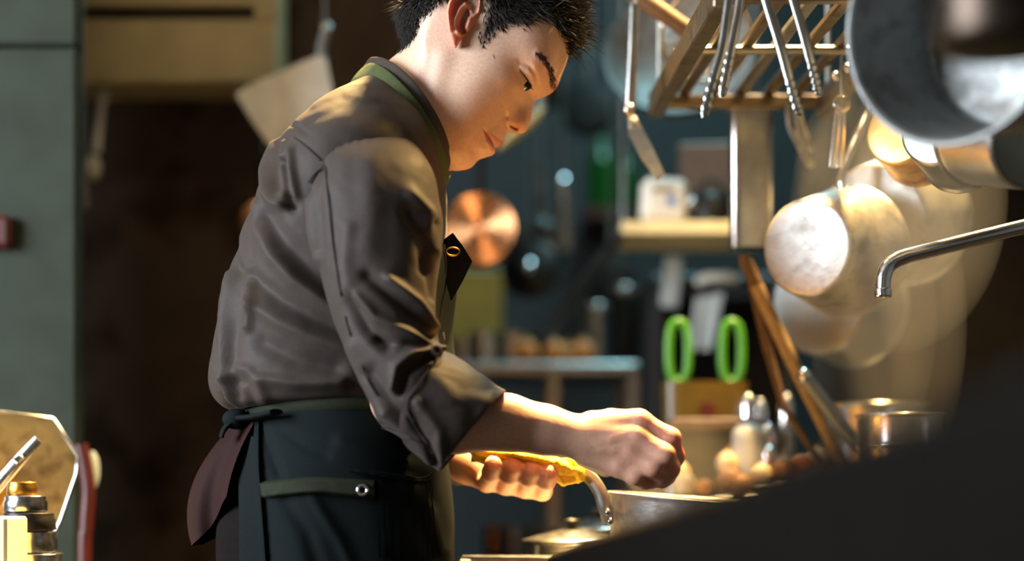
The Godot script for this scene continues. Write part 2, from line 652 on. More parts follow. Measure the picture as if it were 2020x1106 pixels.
func lamps() -> void:
	hood_lamp(Vector3(0.12, 2.36, -2.66), 42.0, Vector3(-0.32, -1.0, 0.62), 24.0, "black heat lamp tilted towards the cook's shoulder")
	hood_lamp(Vector3(0.22, 2.30, -2.24), 24.0, Vector3(-0.05, -1.27, 0.30), 16.0, "black heat lamp hanging above the pan and hand")
	hood_lamp(Vector3(0.66, 2.30, -2.30), 9.0, Vector3(-0.08, -1, 0.05), 46.0, "black heat lamp hanging above the pots over the stove")
	panel("window_light", "bright window panel in the side wall behind the cook's back", Vector3(-2.44, 1.66, -0.75), Vector3(0.0, 1.5, -0.76), Vector2(1.7, 1.15), 22.0, Color(0.94, 0.97, 1.0), M.cool_glow)
	panel("added_ceiling_light", "added cool ceiling light panel above the back shelves, out of view", Vector3(0.45, 2.62, -3.3), Vector3(0.45, 0, -3.301), Vector2(1.0, 0.3), 2.6, Color(0.70, 0.95, 1.0), M.cool_glow)  # unseen lamp added to give the back metal teal reflections
	panel("added_ceiling_light", "added small dim ceiling light, out of view, over the corner with the steel door", Vector3(-0.55, 2.62, -2.05), Vector3(-0.55, 0, -2.051), Vector2(0.3, 0.3), 0.5, Color(1.0, 0.94, 0.82), M.warm_glow)  # unseen lamp added to brighten the beige cupboard

# ---------------------------------------------------------------- room
func room() -> void:
	var mb := MB.new()
	mb.box(place(Vector3(0, -0.05, -1.1)), Vector3(5.2, 0.1, 7.4))
	struct("floor", mb, M.floor_tile, "dark brown kitchen floor")
	mb = MB.new()
	mb.box(place(Vector3(0, 2.75, -1.1)), Vector3(5.2, 0.1, 7.4))
	struct("ceiling", mb, M.plaster, "plain plaster kitchen ceiling")
	mb = MB.new()
	mb.box(place(Vector3(0, 1.35, -4.55)), Vector3(5.2, 2.7, 0.1))
	struct("wall_back", mb, M.back_wall, "dark teal back wall of the kitchen")
	mb = MB.new()
	mb.box(place(Vector3(0, 1.35, 2.55)), Vector3(5.2, 2.7, 0.1))
	struct("wall_front", mb, M.plaster, "plaster wall of the dining side")
	mb = MB.new()
	mb.box(place(Vector3(-2.55, 1.35, -1.1)), Vector3(0.1, 2.7, 7.4))
	struct("wall_left", mb, M.plaster, "plaster side wall behind the refrigerator")
	mb = MB.new()
	mb.box(place(Vector3(2.55, 1.35, -1.1)), Vector3(0.1, 2.7, 7.4))
	struct("wall_right", mb, M.plaster, "plaster side wall beyond the stove")
	# the dark brown partition behind the cook's back
	mb = MB.new()
	var a := at(60, 0, 3.03)
	var b := at(860, 0, 3.03)
	mb.box(place(Vector3((a.x + b.x) * 0.5, 1.349, -3.08)), Vector3(b.x - a.x, 2.698, 0.1), 0.004)
	struct("wall_partition", mb, M.brown_wall, "dark brown partition wall behind the cook")

# ---------------------------------------------------------------- the cook
const MID := 2.05     # distance of the cook's middle plane
var near_map := {}

func solve(a: Array, b: PackedFloat64Array) -> PackedFloat64Array:
	var n := b.size()
	for i in n:
		var piv := i
		for r in range(i + 1, n):
			if absf(a[r][i]) > absf(a[piv][i]): piv = r
		var t = a[i]; a[i] = a[piv]; a[piv] = t
		var u := b[i]; b[i] = b[piv]; b[piv] = u
		for r in range(i + 1, n):
			var f: float = a[r][i] / a[i][i]
			if f == 0.0: continue
			for k in range(i, n): a[r][k] -= f * a[i][k]
			b[r] -= f * b[i]
	var x := PackedFloat64Array()
	x.resize(n)
	for i in range(n - 1, -1, -1):
		var s := b[i]
		for k in range(i + 1, n): s -= a[i][k] * x[k]
		x[i] = s / a[i][i]
	return x

var rb_p := PackedVector2Array()
var rb_w := PackedFloat64Array()

func rbf_fit(pts: Array) -> void:
	var n := pts.size()
	rb_p = PackedVector2Array()
	var b := PackedFloat64Array()
	for p in pts:
		rb_p.append(Vector2(p[0], p[1]) * 0.01)
		b.append(p[2])
	for k in 3: b.append(0.0)
	var a := []
	for i in n + 3:
		var row := PackedFloat64Array()
		row.resize(n + 3)
		for j in n + 3:
			if i < n and j < n:
				var r2 := rb_p[i].distance_squared_to(rb_p[j])
				row[j] = 0.5 * r2 * log(r2) if r2 > 0.0 else 0.002
			elif i < n: row[j] = [1.0, rb_p[i].x, rb_p[i].y][j - n]
			elif j < n: row[j] = [1.0, rb_p[j].x, rb_p[j].y][i - n]
		a.append(row)
	rb_w = solve(a, b)

func rbf(p: Vector2) -> float:
	p *= 0.01
	var n := rb_p.size()
	var s: float = rb_w[n] + rb_w[n + 1] * p.x + rb_w[n + 2] * p.y
	for k in n:
		var r2 := p.distance_squared_to(rb_p[k])
		if r2 > 1e-12: s += rb_w[k] * 0.5 * r2 * log(r2)
	return s

func rim(x: float) -> float:
	x = 1.0 - clampf(x, 0.0, 1.0)
	return sqrt(maxf(0.0, 1.0 - x * x))

var hair_poly := PackedVector2Array()
var scalp := []       # [position, outward normal, pixel] of the scalp

const SKIN := Color(0.655, 0.435, 0.315)
const SKIN_RED := Color(0.56, 0.235, 0.155)
const LIP := Color(0.48, 0.21, 0.165)

func head(mb: MB) -> void:
	var rows := [
		[835, 400, 690, 215, 60], [850, 370, 715, 180, 60], [862, 348, 740, 150, 50], [872, 338, 757, 131, 45], [885, 335, 768, 121, 40], [900, 335.5, 778, 113, 34], [909, 335, 783, 109, 32], [918, 334, 788, 104, 30],
		[926, 331.5, 792, 99, 28], [932, 328, 796, 95, 26], [936.5, 323, 799, 90, 24], [941, 317.5, 801, 84, 22], [947, 313, 802, 78, 18], [955, 310.5, 802, 72, 15], [963, 308, 801, 66, 12], [970, 306, 800, 60, 10],
		[975, 302.5, 799, 54, 10], [977, 297, 798, 49, 9], [974, 291.5, 798, 44, 9], [983, 289.5, 798, 40, 9], [990, 286.5, 798, 35, 10], [994.5, 281, 799, 30, 12], [996, 274, 800, 24, 14], [999, 266, 802, 17, 14],
		[1004, 260.5, 804, 10, 13], [1014, 262, 807, 4, 13], [1025, 263.5, 810, -2, 13], [1035, 261, 814, -9, 13], [1041, 254, 818, -16, 13], [1044, 245, 823, -23, 12], [1047.5, 232, 828, -31, 12], [1050, 219, 834, -40, 11],
		[1053, 206, 841, -49, 10], [1057.5, 196, 848, -58, 10], [1067, 192, 855, -66, 12], [1079, 187.5, 862, -73, 16], [1091, 180, 870, -80, 22], [1099, 170, 878, -86, 28], [1104.5, 158, 888, -92, 36], [1110, 143, 898, -98, 46],
		[1118, 122, 910, -104, 55], [1124, 95, 924, -109, 65], [1126, 60, 940, -113, 75], [1120, 20, 958, -116, 85], [1106, -20, 976, -117, 90], [1083, -60, 995, -116, 90], [1060, -88, 1015, -111, 70], [1040, -101, 1030, -105, 50]]
	rbf_fit([
		[720, 230, 0.055], [780, 250, 0.06], [760, 160, 0.05], [790, 140, 0.05], [810, 190, 0.057], [840, 260, 0.058], [850, 310, 0.05], [830, 120, 0.059], [870, 150, 0.0625], [850, 195, 0.0575],
		[885, 240, 0.056], [888, 300, 0.043], [905, 318, 0.034], [925, 315, 0.027], [925, 285, 0.042], [945, 300, 0.026], [940, 255, 0.05], [950, 275, 0.036], [960, 292, 0.023], [962, 276, 0.0295], [972, 282, 0.0215], [982, 285, 0.013],
		[968, 296, 0.018], [985, 268, 0.022], [980, 250, 0.034], [925, 215, 0.0635], [950, 185, 0.0685], [985, 150, 0.0705], [985, 200, 0.0575], [1005, 180, 0.0600], [1000, 215, 0.045], [1005, 245, 0.0195], [1012, 228, 0.0235], [1022, 214, 0.0215],
		[1028, 244, 0.0150], [1036, 250, 0.0105], [1038, 225, 0.0125], [1046, 212, 0.0100], [1047, 196, 0.0165], [1024, 162, 0.0560], [1034, 172, 0.0475], [1043, 184, 0.0345], [1030, 192, 0.040], [1050, 165, 0.0540], [1066, 172, 0.0400], [1082, 172, 0.0310],
		[1065, 138, 0.0610], [1090, 145, 0.0465], [1040, 125, 0.0690], [1010, 110, 0.0730], [1075, 100, 0.0630], [1105, 105, 0.046], [960, 100, 0.0745], [910, 130, 0.0680], [880, 90, 0.0680], [840, 70, 0.0640], [820, 30, 0.0600], [870, 20, 0.072],
		[930, 20, 0.0770], [1000, 30, 0.0775], [1060, 40, 0.0710], [1050, -30, 0.065], [960, -50, 0.0690], [880, -40, 0.0630], [980, -95, 0.05], [1095, 60, 0.058], [1090, 0, 0.055]])
	var feat := make_folds([
		[[1029, 157, 1039, 163, 1048, 174], 0.0028, 7.0], [[1025, 150, 1042, 153, 1055, 167, 1058, 178], -0.0022, 4.5], [[1025, 161, 1033, 170, 1045, 184], -0.0022, 2.6], [[1024, 172, 1034, 184, 1042, 194], -0.0012, 6.0],
		[[1062, 134, 1078, 147, 1092, 172], 0.0028, 9.0], [[956, 268.5, 966, 280, 976, 291], -0.0040, 2.4], [[968, 274, 984, 283.5], 0.0022, 5.0], [[964, 289, 972, 298], 0.0030, 5.0], [[953, 267], -0.002, 6.0],
		[[996, 232, 980, 254, 964, 266], -0.0014, 7.0], [[1000, 236, 996, 246, 1001, 256], -0.0045, 3.6], [[1009, 253, 1018, 257], -0.0085, 3.2], [[1006, 246], 0.0030, 7.0], [[1014, 248], 0.001, 8.0],
		[[878, 140, 862, 200, 852, 290], 0.0028, 20.0], [[1046, 190, 1050, 200], -0.002, 5.0], [[930, 300, 945, 305], -0.0014, 9.0], [[985, 140], 0.0015, 28.0], [[968, 124], 0.0, 2.0]])
	hair_poly = V2([790, 112, 803, 112, 815, 103, 829, 88, 846, 66, 866, 48, 888, 30, 925, 12, 948, 25, 957, 48, 953, 78, 944, 108, 948, 132, 958, 126, 968, 113, 985, 99, 1012, 90, 1040, 86, 1056, 73, 1078, 70, 1100, 84, 1114, 106, 1125, 128, 1160, 100, 1160, -200, 700, -200, 760, 80])
	var lips := V2([954, 268, 966, 272, 982, 279, 993, 281, 991, 288, 979, 292, 977, 301, 968, 301, 960, 288])
	var lash := V2([1026, 161.5, 1033, 169.5, 1040, 178, 1046, 185])
	var nz := FastNoiseLite.new()
	nz.frequency = 0.06
	nz.seed = 4
	var n := 200
	var sub := 5
	var out := []
	var cols := PackedColorArray()
	for k in rows.size() - 1:
		for j in sub + (1 if k == rows.size() - 2 else 0):
			var q := []
			for c in 5:
				q.append(cubic_interpolate(rows[k][c], rows[k + 1][c], rows[maxi(k - 1, 0)][c], rows[mini(k + 2, rows.size() - 1)][c], float(j) / sub))
			var Fp := Vector2(q[0], q[1])
			var Bp := Vector2(q[2], q[3])
			var half := []
			var hc := []
			for i in n / 2 + 1:
				var t := (1.0 - cos(PI * i / (n / 2.0))) * 0.5
				var p := Fp.lerp(Bp, t)
				var dF := p.distance_to(Fp)
				var dB := p.distance_to(Bp)
				var w := 0.0
				if i > 0 and i < n / 2:
					var edge := rim(dF / q[4]) * rim(dB / 85.0)
					w = maxf(0.0006, rbf(p)) * edge + fold_at(feat, p) * smoothstep(0.0, 8.0, dF)
					w = maxf(w, 0.0004)
				half.append([p, w])
				# colours of the skin itself
				var col := SKIN
				var g := 0.5 + 0.5 * nz.get_noise_2d(p.x, p.y)
				col = col.lerp(SKIN_RED, 0.12 * g)
				col = col.lerp(SKIN_RED, 0.40 * exp(-p.distance_squared_to(Vector2(1025, 245)) / 500.0))
				col = col.lerp(SKIN_RED, 0.25 * exp(-p.distance_squared_to(Vector2(1075, 155)) / 2500.0))
				if p.x > 940 and p.y > 255 and p.y < 310:
					if Geometry2D.is_point_in_polygon(p, lips): col = LIP
				if p.x > 1020 and p.x < 1052 and p.y > 155 and p.y < 190: col = col.lerp(Color(0.05, 0.03, 0.022), 0.9 * smoothstep(2.6, 1.0, line_dist(p, lash)))
				if p.distance_squared_to(Vector2(976, 141)) < 9.0: col = Color(0.22, 0.10, 0.06)
				if p.y < 140:
					var e := line_dist(p, hair_poly) * (1.0 if Geometry2D.is_point_in_polygon(p, hair_poly) else -1.0)
					col = col.lerp(Color(0.028, 0.021, 0.016), smoothstep(-4.0, 16.0, e + 6.0 * nz.get_noise_2d(p.x * 4.0, p.y * 4.0)))
				hc.append(col)
			var ring := PackedVector3Array()
			for i in n:
				var m := i if i <= n / 2 else n - i
				var h = half[m]
				ring.append(at(h[0].x, h[0].y, MID) + Vector3(0, 0, h[1] * (1.0 if i <= n / 2 else -1.0)))
				cols.append(hc[m])
				if i > 1 and i < n / 2 - 1 and h[0].y < 135:
					scalp.append([ring[i], h[0]])
			out.append(ring)
	mb.start()
	mb.grid(out, true)
	mb.close()
	mb.c.append_array(cols)

func ear(mb: MB, side: float) -> void:
	var er := [[16, 926, 938], [19, 915, 944], [25, 905, 949], [34, 896, 952], [44, 890, 953.5], [55, 887, 953], [65, 886, 950], [75, 886.5, 944], [84, 888, 936], [93, 890, 930], [101, 892, 922], [108, 893.5, 915], [115, 895.5, 910.5], [121, 898, 907], [125, 901, 904]]
	var f := make_folds([
		[[948, 55, 950, 38, 943, 24, 930, 19, 914, 23, 901, 35, 893, 50, 890, 66, 891, 82, 893, 95], 0.0068, 5.0],
		[[940, 44, 930, 34, 916, 37, 906, 50, 900, 66], -0.0038, 5.5],
		[[932, 58, 922, 47, 911, 58, 905, 74, 903, 90, 908, 101], 0.0046, 5.0],
		[[936, 52, 926, 58], -0.004, 5.0],
		[[922, 66, 914, 80, 913, 92, 917, 97], -0.0095, 6.5],
		[[930, 79, 926, 90], 0.0055, 4.5], [[913, 102, 917, 104], 0.003, 4.5], [[898, 106, 901, 118], 0.003, 8.0], [[947, 60, 936, 70, 926, 71], 0.003, 4.0]])
	var n := 72
	var out := []
	var cols := PackedColorArray()
	var sub := 5
	for k in er.size() - 1:
		for j in sub + (1 if k == er.size() - 2 else 0):
			var q := []
			for c in 3:
				q.append(cubic_interpolate(er[k][c], er[k + 1][c], er[maxi(k - 1, 0)][c], er[mini(k + 2, er.size() - 1)][c], float(j) / sub))
			var ring := PackedVector3Array()
			for i in n:
				var th := TAU * i / n
				var p := Vector2(lerpf(q[1], q[2], (1.0 - cos(th)) * 0.5), q[0])
				var s := sin(th)
				var back := clampf((952.0 - p.x) / 62.0, 0.0, 1.0)
				var base := 0.0700 + 0.0130 * pow(back, 0.8)
				if p.y > 95: base -= 0.004 * smoothstep(95.0, 125.0, p.y)
				var z := base + 0.0042 * signf(s) * pow(absf(s), 0.4)
				if s > 0.0: z += fold_at(f, p) * smoothstep(0.0, 0.25, s)
				else: z -= 0.012 * (-s) * (1.0 - back)
				ring.append(at(p.x, p.y, MID) + Vector3(0, 0, z * side))
				var col := SKIN.lerp(Color(0.60, 0.20, 0.125), 0.70 + 0.25 * smoothstep(60.0, 30.0, p.y) * 0.5)  # red skin, deepened in colour for light glowing through the ear
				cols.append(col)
			out.append(ring)
	mb.start()
	mb.grid(out, true)
	mb.fan(out[0], true)
	mb.fan(out[out.size() - 1], false)
	mb.close()
	mb.c.append_array(cols)
	while mb.c.size() < mb.v.size(): mb.c.append(SKIN)

func strand(mb: MB, p: Vector3, d: Vector3, bend: Vector3, len_: float, r: float) -> void:
	var side := d.cross(Vector3(0.3, 0.2, 1)).normalized()
	var up := side.cross(d).normalized()
	var n0 := mb.v.size()
	for k in 3:
		var t := k / 3.0
		var c := p + d * len_ * t + bend * len_ * t * t
		var rr := r * (1.0 - 0.75 * t)
		for j in 3:
			var a := TAU * j / 3.0
			mb.v.append(c + side * cos(a) * rr + up * sin(a) * rr)
	mb.v.append(p + d * len_ + bend * len_)
	for k in 2:
		for j in 3:
			var a := n0 + k * 3 + j
			var b := n0 + k * 3 + (j + 1) % 3
			for i in [a, b, b + 3, a, b + 3, a + 3]: mb.ix.append(i)
	for j in 3:
		for i in [n0 + 6 + j, n0 + 6 + (j + 1) % 3, n0 + 9]: mb.ix.append(i)

func make_hair(root: Node3D) -> void:
	var mb := MB.new()
	var mid := at(960, 20, MID)
	var n := 0
	var tries := 0
	while n < 11000 and tries < 90000:
		tries += 1
		var s = scalp[rng.randi_range(0, scalp.size() - 1)]
		var p: Vector2 = s[1]
		if p.y > 60 and p.y > 132: continue
		if not Geometry2D.is_point_in_polygon(p, hair_poly): continue
		var e := line_dist(p, hair_poly)
		if rng.randf() > 0.25 + e / 25.0: continue
		var q: Vector3 = s[0]
		if rng.randf() < 0.35: q.z = -2.0 * MID - q.z      # the far side has fewer
		var nor := (q - mid).normalized()
		nor = Vector3(nor.x * 0.8, nor.y * 0.8, nor.z * 1.4).normalized()
		var jit := Vector3(rng.randfn(), rng.randfn(), rng.randfn()) * 0.22
		var front := smoothstep(1010.0, 1090.0, p.x) * smoothstep(120.0, 60.0, p.y)
		var top := smoothstep(45.0, -20.0, p.y)
		var flow := Vector3(-0.55, -0.80, 0).lerp(Vector3(-0.15, -0.95, 0), smoothstep(870.0, 950.0, p.x))
		flow = flow.lerp(Vector3(0.75, -0.45, 0), smoothstep(950.0, 1040.0, p.x))
		flow = flow.lerp(Vector3(0.8, 0.15, 0), top)
		flow = flow.lerp(Vector3(0.95, -0.05 + rng.randf_range(-0.5, 0.35), 0), front)
		var ln := lerpf(0.006, 0.016, clampf(e / 60.0, 0.0, 1.0))
		ln = lerpf(ln, 0.034, top)
		ln = lerpf(ln, rng.randf_range(0.018, 0.044), front)
		var d := (flow + nor * (0.22 + 0.35 * top + 0.25 * front) + jit * (1.0 + 0.6 * front)).normalized()
		strand(mb, q - nor * 0.001, d, Vector3(0.05, -0.18, 0) + jit * 0.3, ln * rng.randf_range(0.7, 1.2), rng.randf_range(0.0005, 0.0009) * (1.0 + 0.8 * top + 0.5 * front))
		n += 1
	part("hair", mb, M.hair, root)
	for side in [1.0, -1.0]:
		mb = MB.new()
		var line := [Vector2(1058, 131), Vector2(1070, 138), Vector2(1081, 150), Vector2(1089, 163), Vector2(1092, 178)]
		for k in 420:
			var t := rng.randf() * 3.999
			var p: Vector2 = line[int(t)].lerp(line[int(t) + 1], t - int(t)) + Vector2(rng.randf_range(-8, 5), rng.randf_range(-4, 5))
			var z := head_z(p)
			var d := Vector3(0.35, -0.75, 0.25 * side) + Vector3(rng.randfn(), rng.randfn(), rng.randfn()) * 0.25
			strand(mb, at(p.x, p.y, MID) + Vector3(0, 0, (z - 0.0004) * side), d.normalized(), Vector3(0, 0, -0.15 * side), rng.randf_range(0.004, 0.007), 0.00028)
		part("eyebrow", mb, M.hair, root)
		mb = MB.new()
		for k in 60:
			var t := k / 59.0
			var p := Vector2(1027, 163).lerp(Vector2(1045, 184), t) + Vector2(0, 2.0 * sin(PI * t) * -1.0)
			var z := head_z(p)
			strand(mb, at(p.x, p.y, MID) + Vector3(0, 0, (z + 0.0006) * side), Vector3(0.45, -0.75, 0.45 * side).normalized(), Vector3(0.25, 0.05, 0), rng.randf_range(0.005, 0.0075), 0.0004)
		part("eyelashes", mb, M.hair, root)
		mb = MB.new()
		var c := at(1034.5, 175.5, MID)
		mb.ball(c + Vector3(0, 0, (head_z(Vector2(1034.5, 175.5)) - 0.0119) * side), Vector3(0.0098, 0.0098, 0.0098), 20, 14)
		part("eye", mb, M.eye, root)

func head_z(p: Vector2) -> float:
	var best := 1e9
	var z := 0.0
	for s in scalp_all:
		var d: float = s[0].distance_squared_to(p)
		if d < best:
			best = d
			z = s[1]
	return z

var scalp_all := []

func note_near(rows: Array, step := 5.0) -> void:      # remembers how near the cloth comes, for seams and bands laid on it
	for ring in rows:
		for p in ring:
			var d: float = -p.z
			if d > MID + 0.02: continue
			var key := Vector2i(int(floor((p.x / d * F + CX) / step)), int(floor((HY - (p.y - YC) / d * F) / step)))
			if not near_map.has(key) or near_map[key] > d: near_map[key] = d

func near_at(px: float, py: float, step := 5.0) -> float:
	var k := Vector2i(int(floor(px / step)), int(floor(py / step)))
	for r in 6:
		var best := 1e9
		for y in range(-r, r + 1):
			for x in range(-r, r + 1):
				if near_map.has(k + Vector2i(x, y)): best = minf(best, near_map[k + Vector2i(x, y)])
		if best < 1e8: return best
	return 1.9

func seam(called: String, pts: Array, r: float, m: Material, parent: Node3D, lift := 0.0) -> void:
	var line := V2(pts)
	var path := []
	for k in line.size() - 1:
		var n := maxi(2, int(line[k].distance_to(line[k + 1]) / 7.0))
		for j in n:
			var p := line[k].lerp(line[k + 1], float(j) / n)
			path.append(at(p.x, p.y, near_at(p.x, p.y) - lift - 0.0020))
	var mb := MB.new()
	var soft := []
	for k in path.size():
		var a := Vector3.ZERO
		for o in [-2, -1, 0, 1, 2]: a += path[clampi(k + o, 0, path.size() - 1)]
		soft.append(a / 5.0)
	mb.tube(soft, [r], 6)
	part(called, mb, m, parent)

func person() -> void:
	var base := Vector3(at(660, 0, MID).x, 0, -MID)
	var root := thing("person", "cook in grey-brown jacket and dark apron bending over a pan", "person", base)
	# --- body: head, neck, trunk and both arms with hands
	var body := MB.new()
	head(body)
	for k in body.v.size():
		var p := body.v[k]
		if p.z + MID > 0.0:
			scalp_all.append([Vector2(p.x / MID * F + CX, HY - (p.y - YC) / MID * F), p.z + MID])
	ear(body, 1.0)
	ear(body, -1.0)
	var torso := [
		[712, 165, 800, 165, MID, 0.05, 0, 0], [684, 182, 826, 215, MID, 0.085, 0, 0], [648, 205, 848, 245, MID, 0.125, 0, 4], [612, 240, 862, 280, MID, 0.160, 0, 4], [580, 275, 870, 312, MID, 0.185, 0, 2], [552, 315, 876, 345, MID, 0.196, 0, 0],
		[528, 365, 880, 385, MID, 0.200, 0, 0], [505, 420, 880, 430, MID, 0.197, 0, 0], [480, 480, 880, 490, MID, 0.193, 0, 0], [463, 535, 880, 545, MID, 0.188, 0, 0], [448, 595, 882, 600, MID, 0.184, 0, 0],
		[436, 650, 886, 655, MID, 0.182, 0, 0], [425, 705, 888, 705, MID, 0.181, 0, 0], [420, 745, 888, 745, MID, 0.179, 0, 2], [425, 778, 886, 770, MID, 0.174, 0, 4], [444, 802, 880, 785, MID, 0.167, 0, 2], [474, 816, 872, 792, MID, 0.157, 0, -4]]
	var core := edge_rings(torso, 2, 48, [], 2.2, 0.0, null, -0.014)
	body.loft(core, true)
	while body.c.size() < body.v.size(): body.c.append(SKIN)
	var hand_tint := func(p: Vector3) -> Color:
		var px := p.x / -p.z * F + CX
		return SKIN.lerp(SKIN_RED, 0.30 + 0.35 * smoothstep(1110.0, 1280.0, px))
	skin(body, right_arm(), 0.0024, 420.0, hand_tint)
	var far_tint := func(p: Vector3) -> Color:
		var px := p.x / -p.z * F + CX
		return SKIN.lerp(SKIN_RED, 0.30 + 0.35 * smoothstep(880.0, 1020.0, px))
	skin(body, left_arm(), 0.0028, 420.0, far_tint)
	part("body", body, M.skin, root)
	make_hair(root)
	# --- jacket
	var nz := FastNoiseLite.new()
	nz.frequency = 0.012
	nz.fractal_octaves = 3
	nz.seed = 12
	var folds := make_folds([
		[[566, 312, 554, 362, 562, 420, 578, 446, 594, 452], 0.0075, 9.0], [[582, 322, 576, 380, 584, 420], -0.0060, 8.0], [[594, 372, 602, 420, 616, 458], -0.0080, 8.0], [[610, 350, 613, 390, 622, 440], 0.0060, 7.0],
		[[592, 330, 590, 380, 600, 430], 0.0045, 7.0], [[560, 470, 600, 520, 660, 580, 740, 640], -0.0085, 20.0], [[540, 440, 545, 480, 575, 540, 620, 590, 720, 660], 0.0060, 13.0], [[486, 560, 478, 640, 480, 720, 486, 796], 0.0080, 10.0],
		[[500, 560, 512, 610, 500, 680, 496, 740, 500, 790], -0.0045, 12.0], [[528, 590, 538, 630, 528, 668], 0.0060, 9.0], [[482, 762, 506, 742, 532, 748, 550, 772, 560, 800], 0.0042, 10.0], [[510, 766, 525, 770, 532, 800], -0.0030, 9.0],
		[[530, 575, 590, 622, 650, 655, 760, 700], -0.0062, 15.0], [[535, 625, 590, 662, 660, 695, 760, 730], 0.0055, 14.0], [[560, 700, 620, 730, 690, 745], -0.0050, 18.0], [[560, 765, 620, 775, 700, 772], 0.0060, 12.0],
		[[480, 500, 500, 560], -0.0035, 14.0], [[520, 420, 515, 480, 530, 540], -0.0035, 12.0], [[456, 690, 460, 750, 474, 800], -0.005, 9.0], [[650, 250, 700, 230, 750, 250], 0.0030, 16.0], [[640, 300, 690, 280, 750, 262], -0.0018, 12.0],
		[[574, 268, 600, 286, 640, 324], -0.0022, 4.0], [[470, 770, 478, 812], -0.004, 8.0]])
	for f in folds: f[1] *= 1.3
	var trunk := edge_rings(torso, 13, 200, folds, 2.25, 0.0014, nz)
	var mb := MB.new()
	mb.loft(trunk, true)
	# the tail of the jacket below the waist band, longer behind than at the side
	var tail := []
	for r in 40:
		var t := r / 39.0
		var ring := PackedVector3Array()
		for i in 97:
			var a := lerpf(0.74 * PI, 1.70 * PI, i / 96.0)      # from the near side round the back to the far side
			var back := 0.5 - 0.5 * cos(a)                # 1 at the very back
			var drop := t * lerpf(150.0, 262.0, smoothstep(0.80, 0.985, back))
			var y := 812.0 + drop
			var flare := 112.0 * sin(minf(drop / 205.0, 1.3) * PI * 0.5) * smoothstep(0.3, 1.0, back) + 10.0 * sin(a * 9.0 + 1.2) * t
			var cx := 665.0
			var x := cx + (cx - 488.0 + flare) * cos(a)
			var z := (0.142 + 0.014 * t) * sin(a) + 0.011 * sin(a * 17.0) * t
			ring.append(at(x, y - 8.0 * sin(t * PI) * back, MID) + Vector3(0, 0, z))
		tail.append(ring)
	note_near(trunk)
	var jacket := part("jacket", mb, M.jacket, root)
	mb = MB.new()
	mb.grid(tail, false)
	part("shirt_tail", mb, M.undershirt, root)
	# --- near sleeve
	var sleeve := [
		[724, 256, 778, 262, 1.935, 0.012, 0, 0], [690, 270, 812, 280, 1.915, 0.034, 0, 0], [654, 292, 838, 308, 1.900, 0.053, 0, 0], [628, 326, 856, 342, 1.889, 0.067, 0, 0], [612, 382, 867, 396, 1.882, 0.074, 0, 0], [612, 440, 873, 440, 1.880, 0.074, 0, 0], [622, 500, 869, 500, 1.878, 0.072, 0, 0], [637, 560, 861, 565, 1.875, 0.070, 0, 0],
		[656, 625, 860, 628, 1.872, 0.068, 0, 0], [681, 690, 866, 672, 1.870, 0.066, 0, 0], [708, 748, 871, 698, 1.868, 0.064, 0, 0], [733, 800, 884, 706, 1.867, 0.062, -6, 0], [752, 838, 902, 716, 1.868, 0.060, -10, 6], [790, 862, 926, 730, 1.870, 0.058, -10, 8], [836, 898, 958, 750, 1.873, 0.056, -8, 8], [866, 918, 984, 768, 1.876, 0.054, -4, 4]]
	var sf := make_folds([
		[[775, 566, 829, 604, 858, 648], 0.0060, 9.0], [[735, 560, 800, 610, 850, 668], -0.0060, 12.0], [[704, 606, 735, 660, 770, 690], -0.0080, 15.0], [[860, 690, 810, 664, 750, 640, 716, 600], 0.0062, 10.0], [[862, 694, 822, 700, 790, 730, 782, 770], 0.0055, 9.0],
		[[850, 690, 800, 690, 752, 680], -0.0055, 9.0], [[846, 712, 806, 742, 798, 780], -0.0060, 9.0], [[700, 690, 726, 750, 760, 810], 0.0045, 12.0], [[740, 740, 780, 800, 830, 850], -0.0050, 14.0], [[818, 400, 850, 430, 858, 500], 0.0050, 12.0], [[812, 440, 838, 480, 842, 540], -0.0045, 12.0],
		[[860, 450, 846, 520, 856, 590], -0.0040, 8.0], [[740, 340, 745, 420, 735, 500], 0.0030, 24.0], [[640, 340, 634, 420, 640, 500], -0.0040, 9.0], [[700, 470, 690, 540, 700, 600], 0.0035, 16.0], [[770, 820, 820, 858, 862, 890], 0.0050, 9.0], [[752, 842, 800, 872, 850, 900], -0.0040, 7.0],
		[[612, 400, 620, 460, 628, 520], 0.0045, 8.0], [[663, 300, 668, 320], -0.0013, 4.0], [[680, 290, 684, 312], -0.0013, 4.0], [[696, 285, 702, 306], -0.0012, 4.0], [[716, 282, 720, 300], -0.0011, 4.0], [[740, 283, 742, 300], -0.001, 4.0]])
	nz.seed = 31
	for f in sf: f[1] *= 1.3
	var arm := edge_rings(sleeve, 12, 150, sf, 2.1, 0.0013, nz)
	mb = MB.new()
	mb.loft(arm, true)
	note_near(arm)
	var cuff_rows := edge_rings([
		[822, 886, 872, 694, 1.868, 0.060, -44, 2], [834, 896, 892, 702, 1.868, 0.061, -40, 2], [848, 910, 930, 728, 1.870, 0.061, -26, 6], [862, 921, 968, 754, 1.874, 0.060, -14, 8], [868, 925, 992, 770, 1.877, 0.058, -8, 8], [870, 924, 990, 771, 1.877, 0.052, -8, 8], [850, 905, 940, 740, 1.875, 0.046, -8, 8]], 8, 130,
		make_folds([[[846, 740, 900, 790, 960, 800], 0.003, 16.0], [[830, 800, 870, 850, 880, 905], 0.0045, 10.0], [[820, 830, 850, 880, 862, 915], -0.005, 7.0], [[900, 760, 940, 830], -0.0025, 16.0]]), 2.1, 0.0022, nz, 0.0022)
	var sl := part("sleeve", mb, M.jacket, jacket)
	mb = MB.new()
	mb.loft(cuff_rows, true)
	note_near(cuff_rows)
	part("cuff", mb, M.jacket, jacket)
	# --- far sleeve, mostly hidden by the near arm
	mb = MB.new()
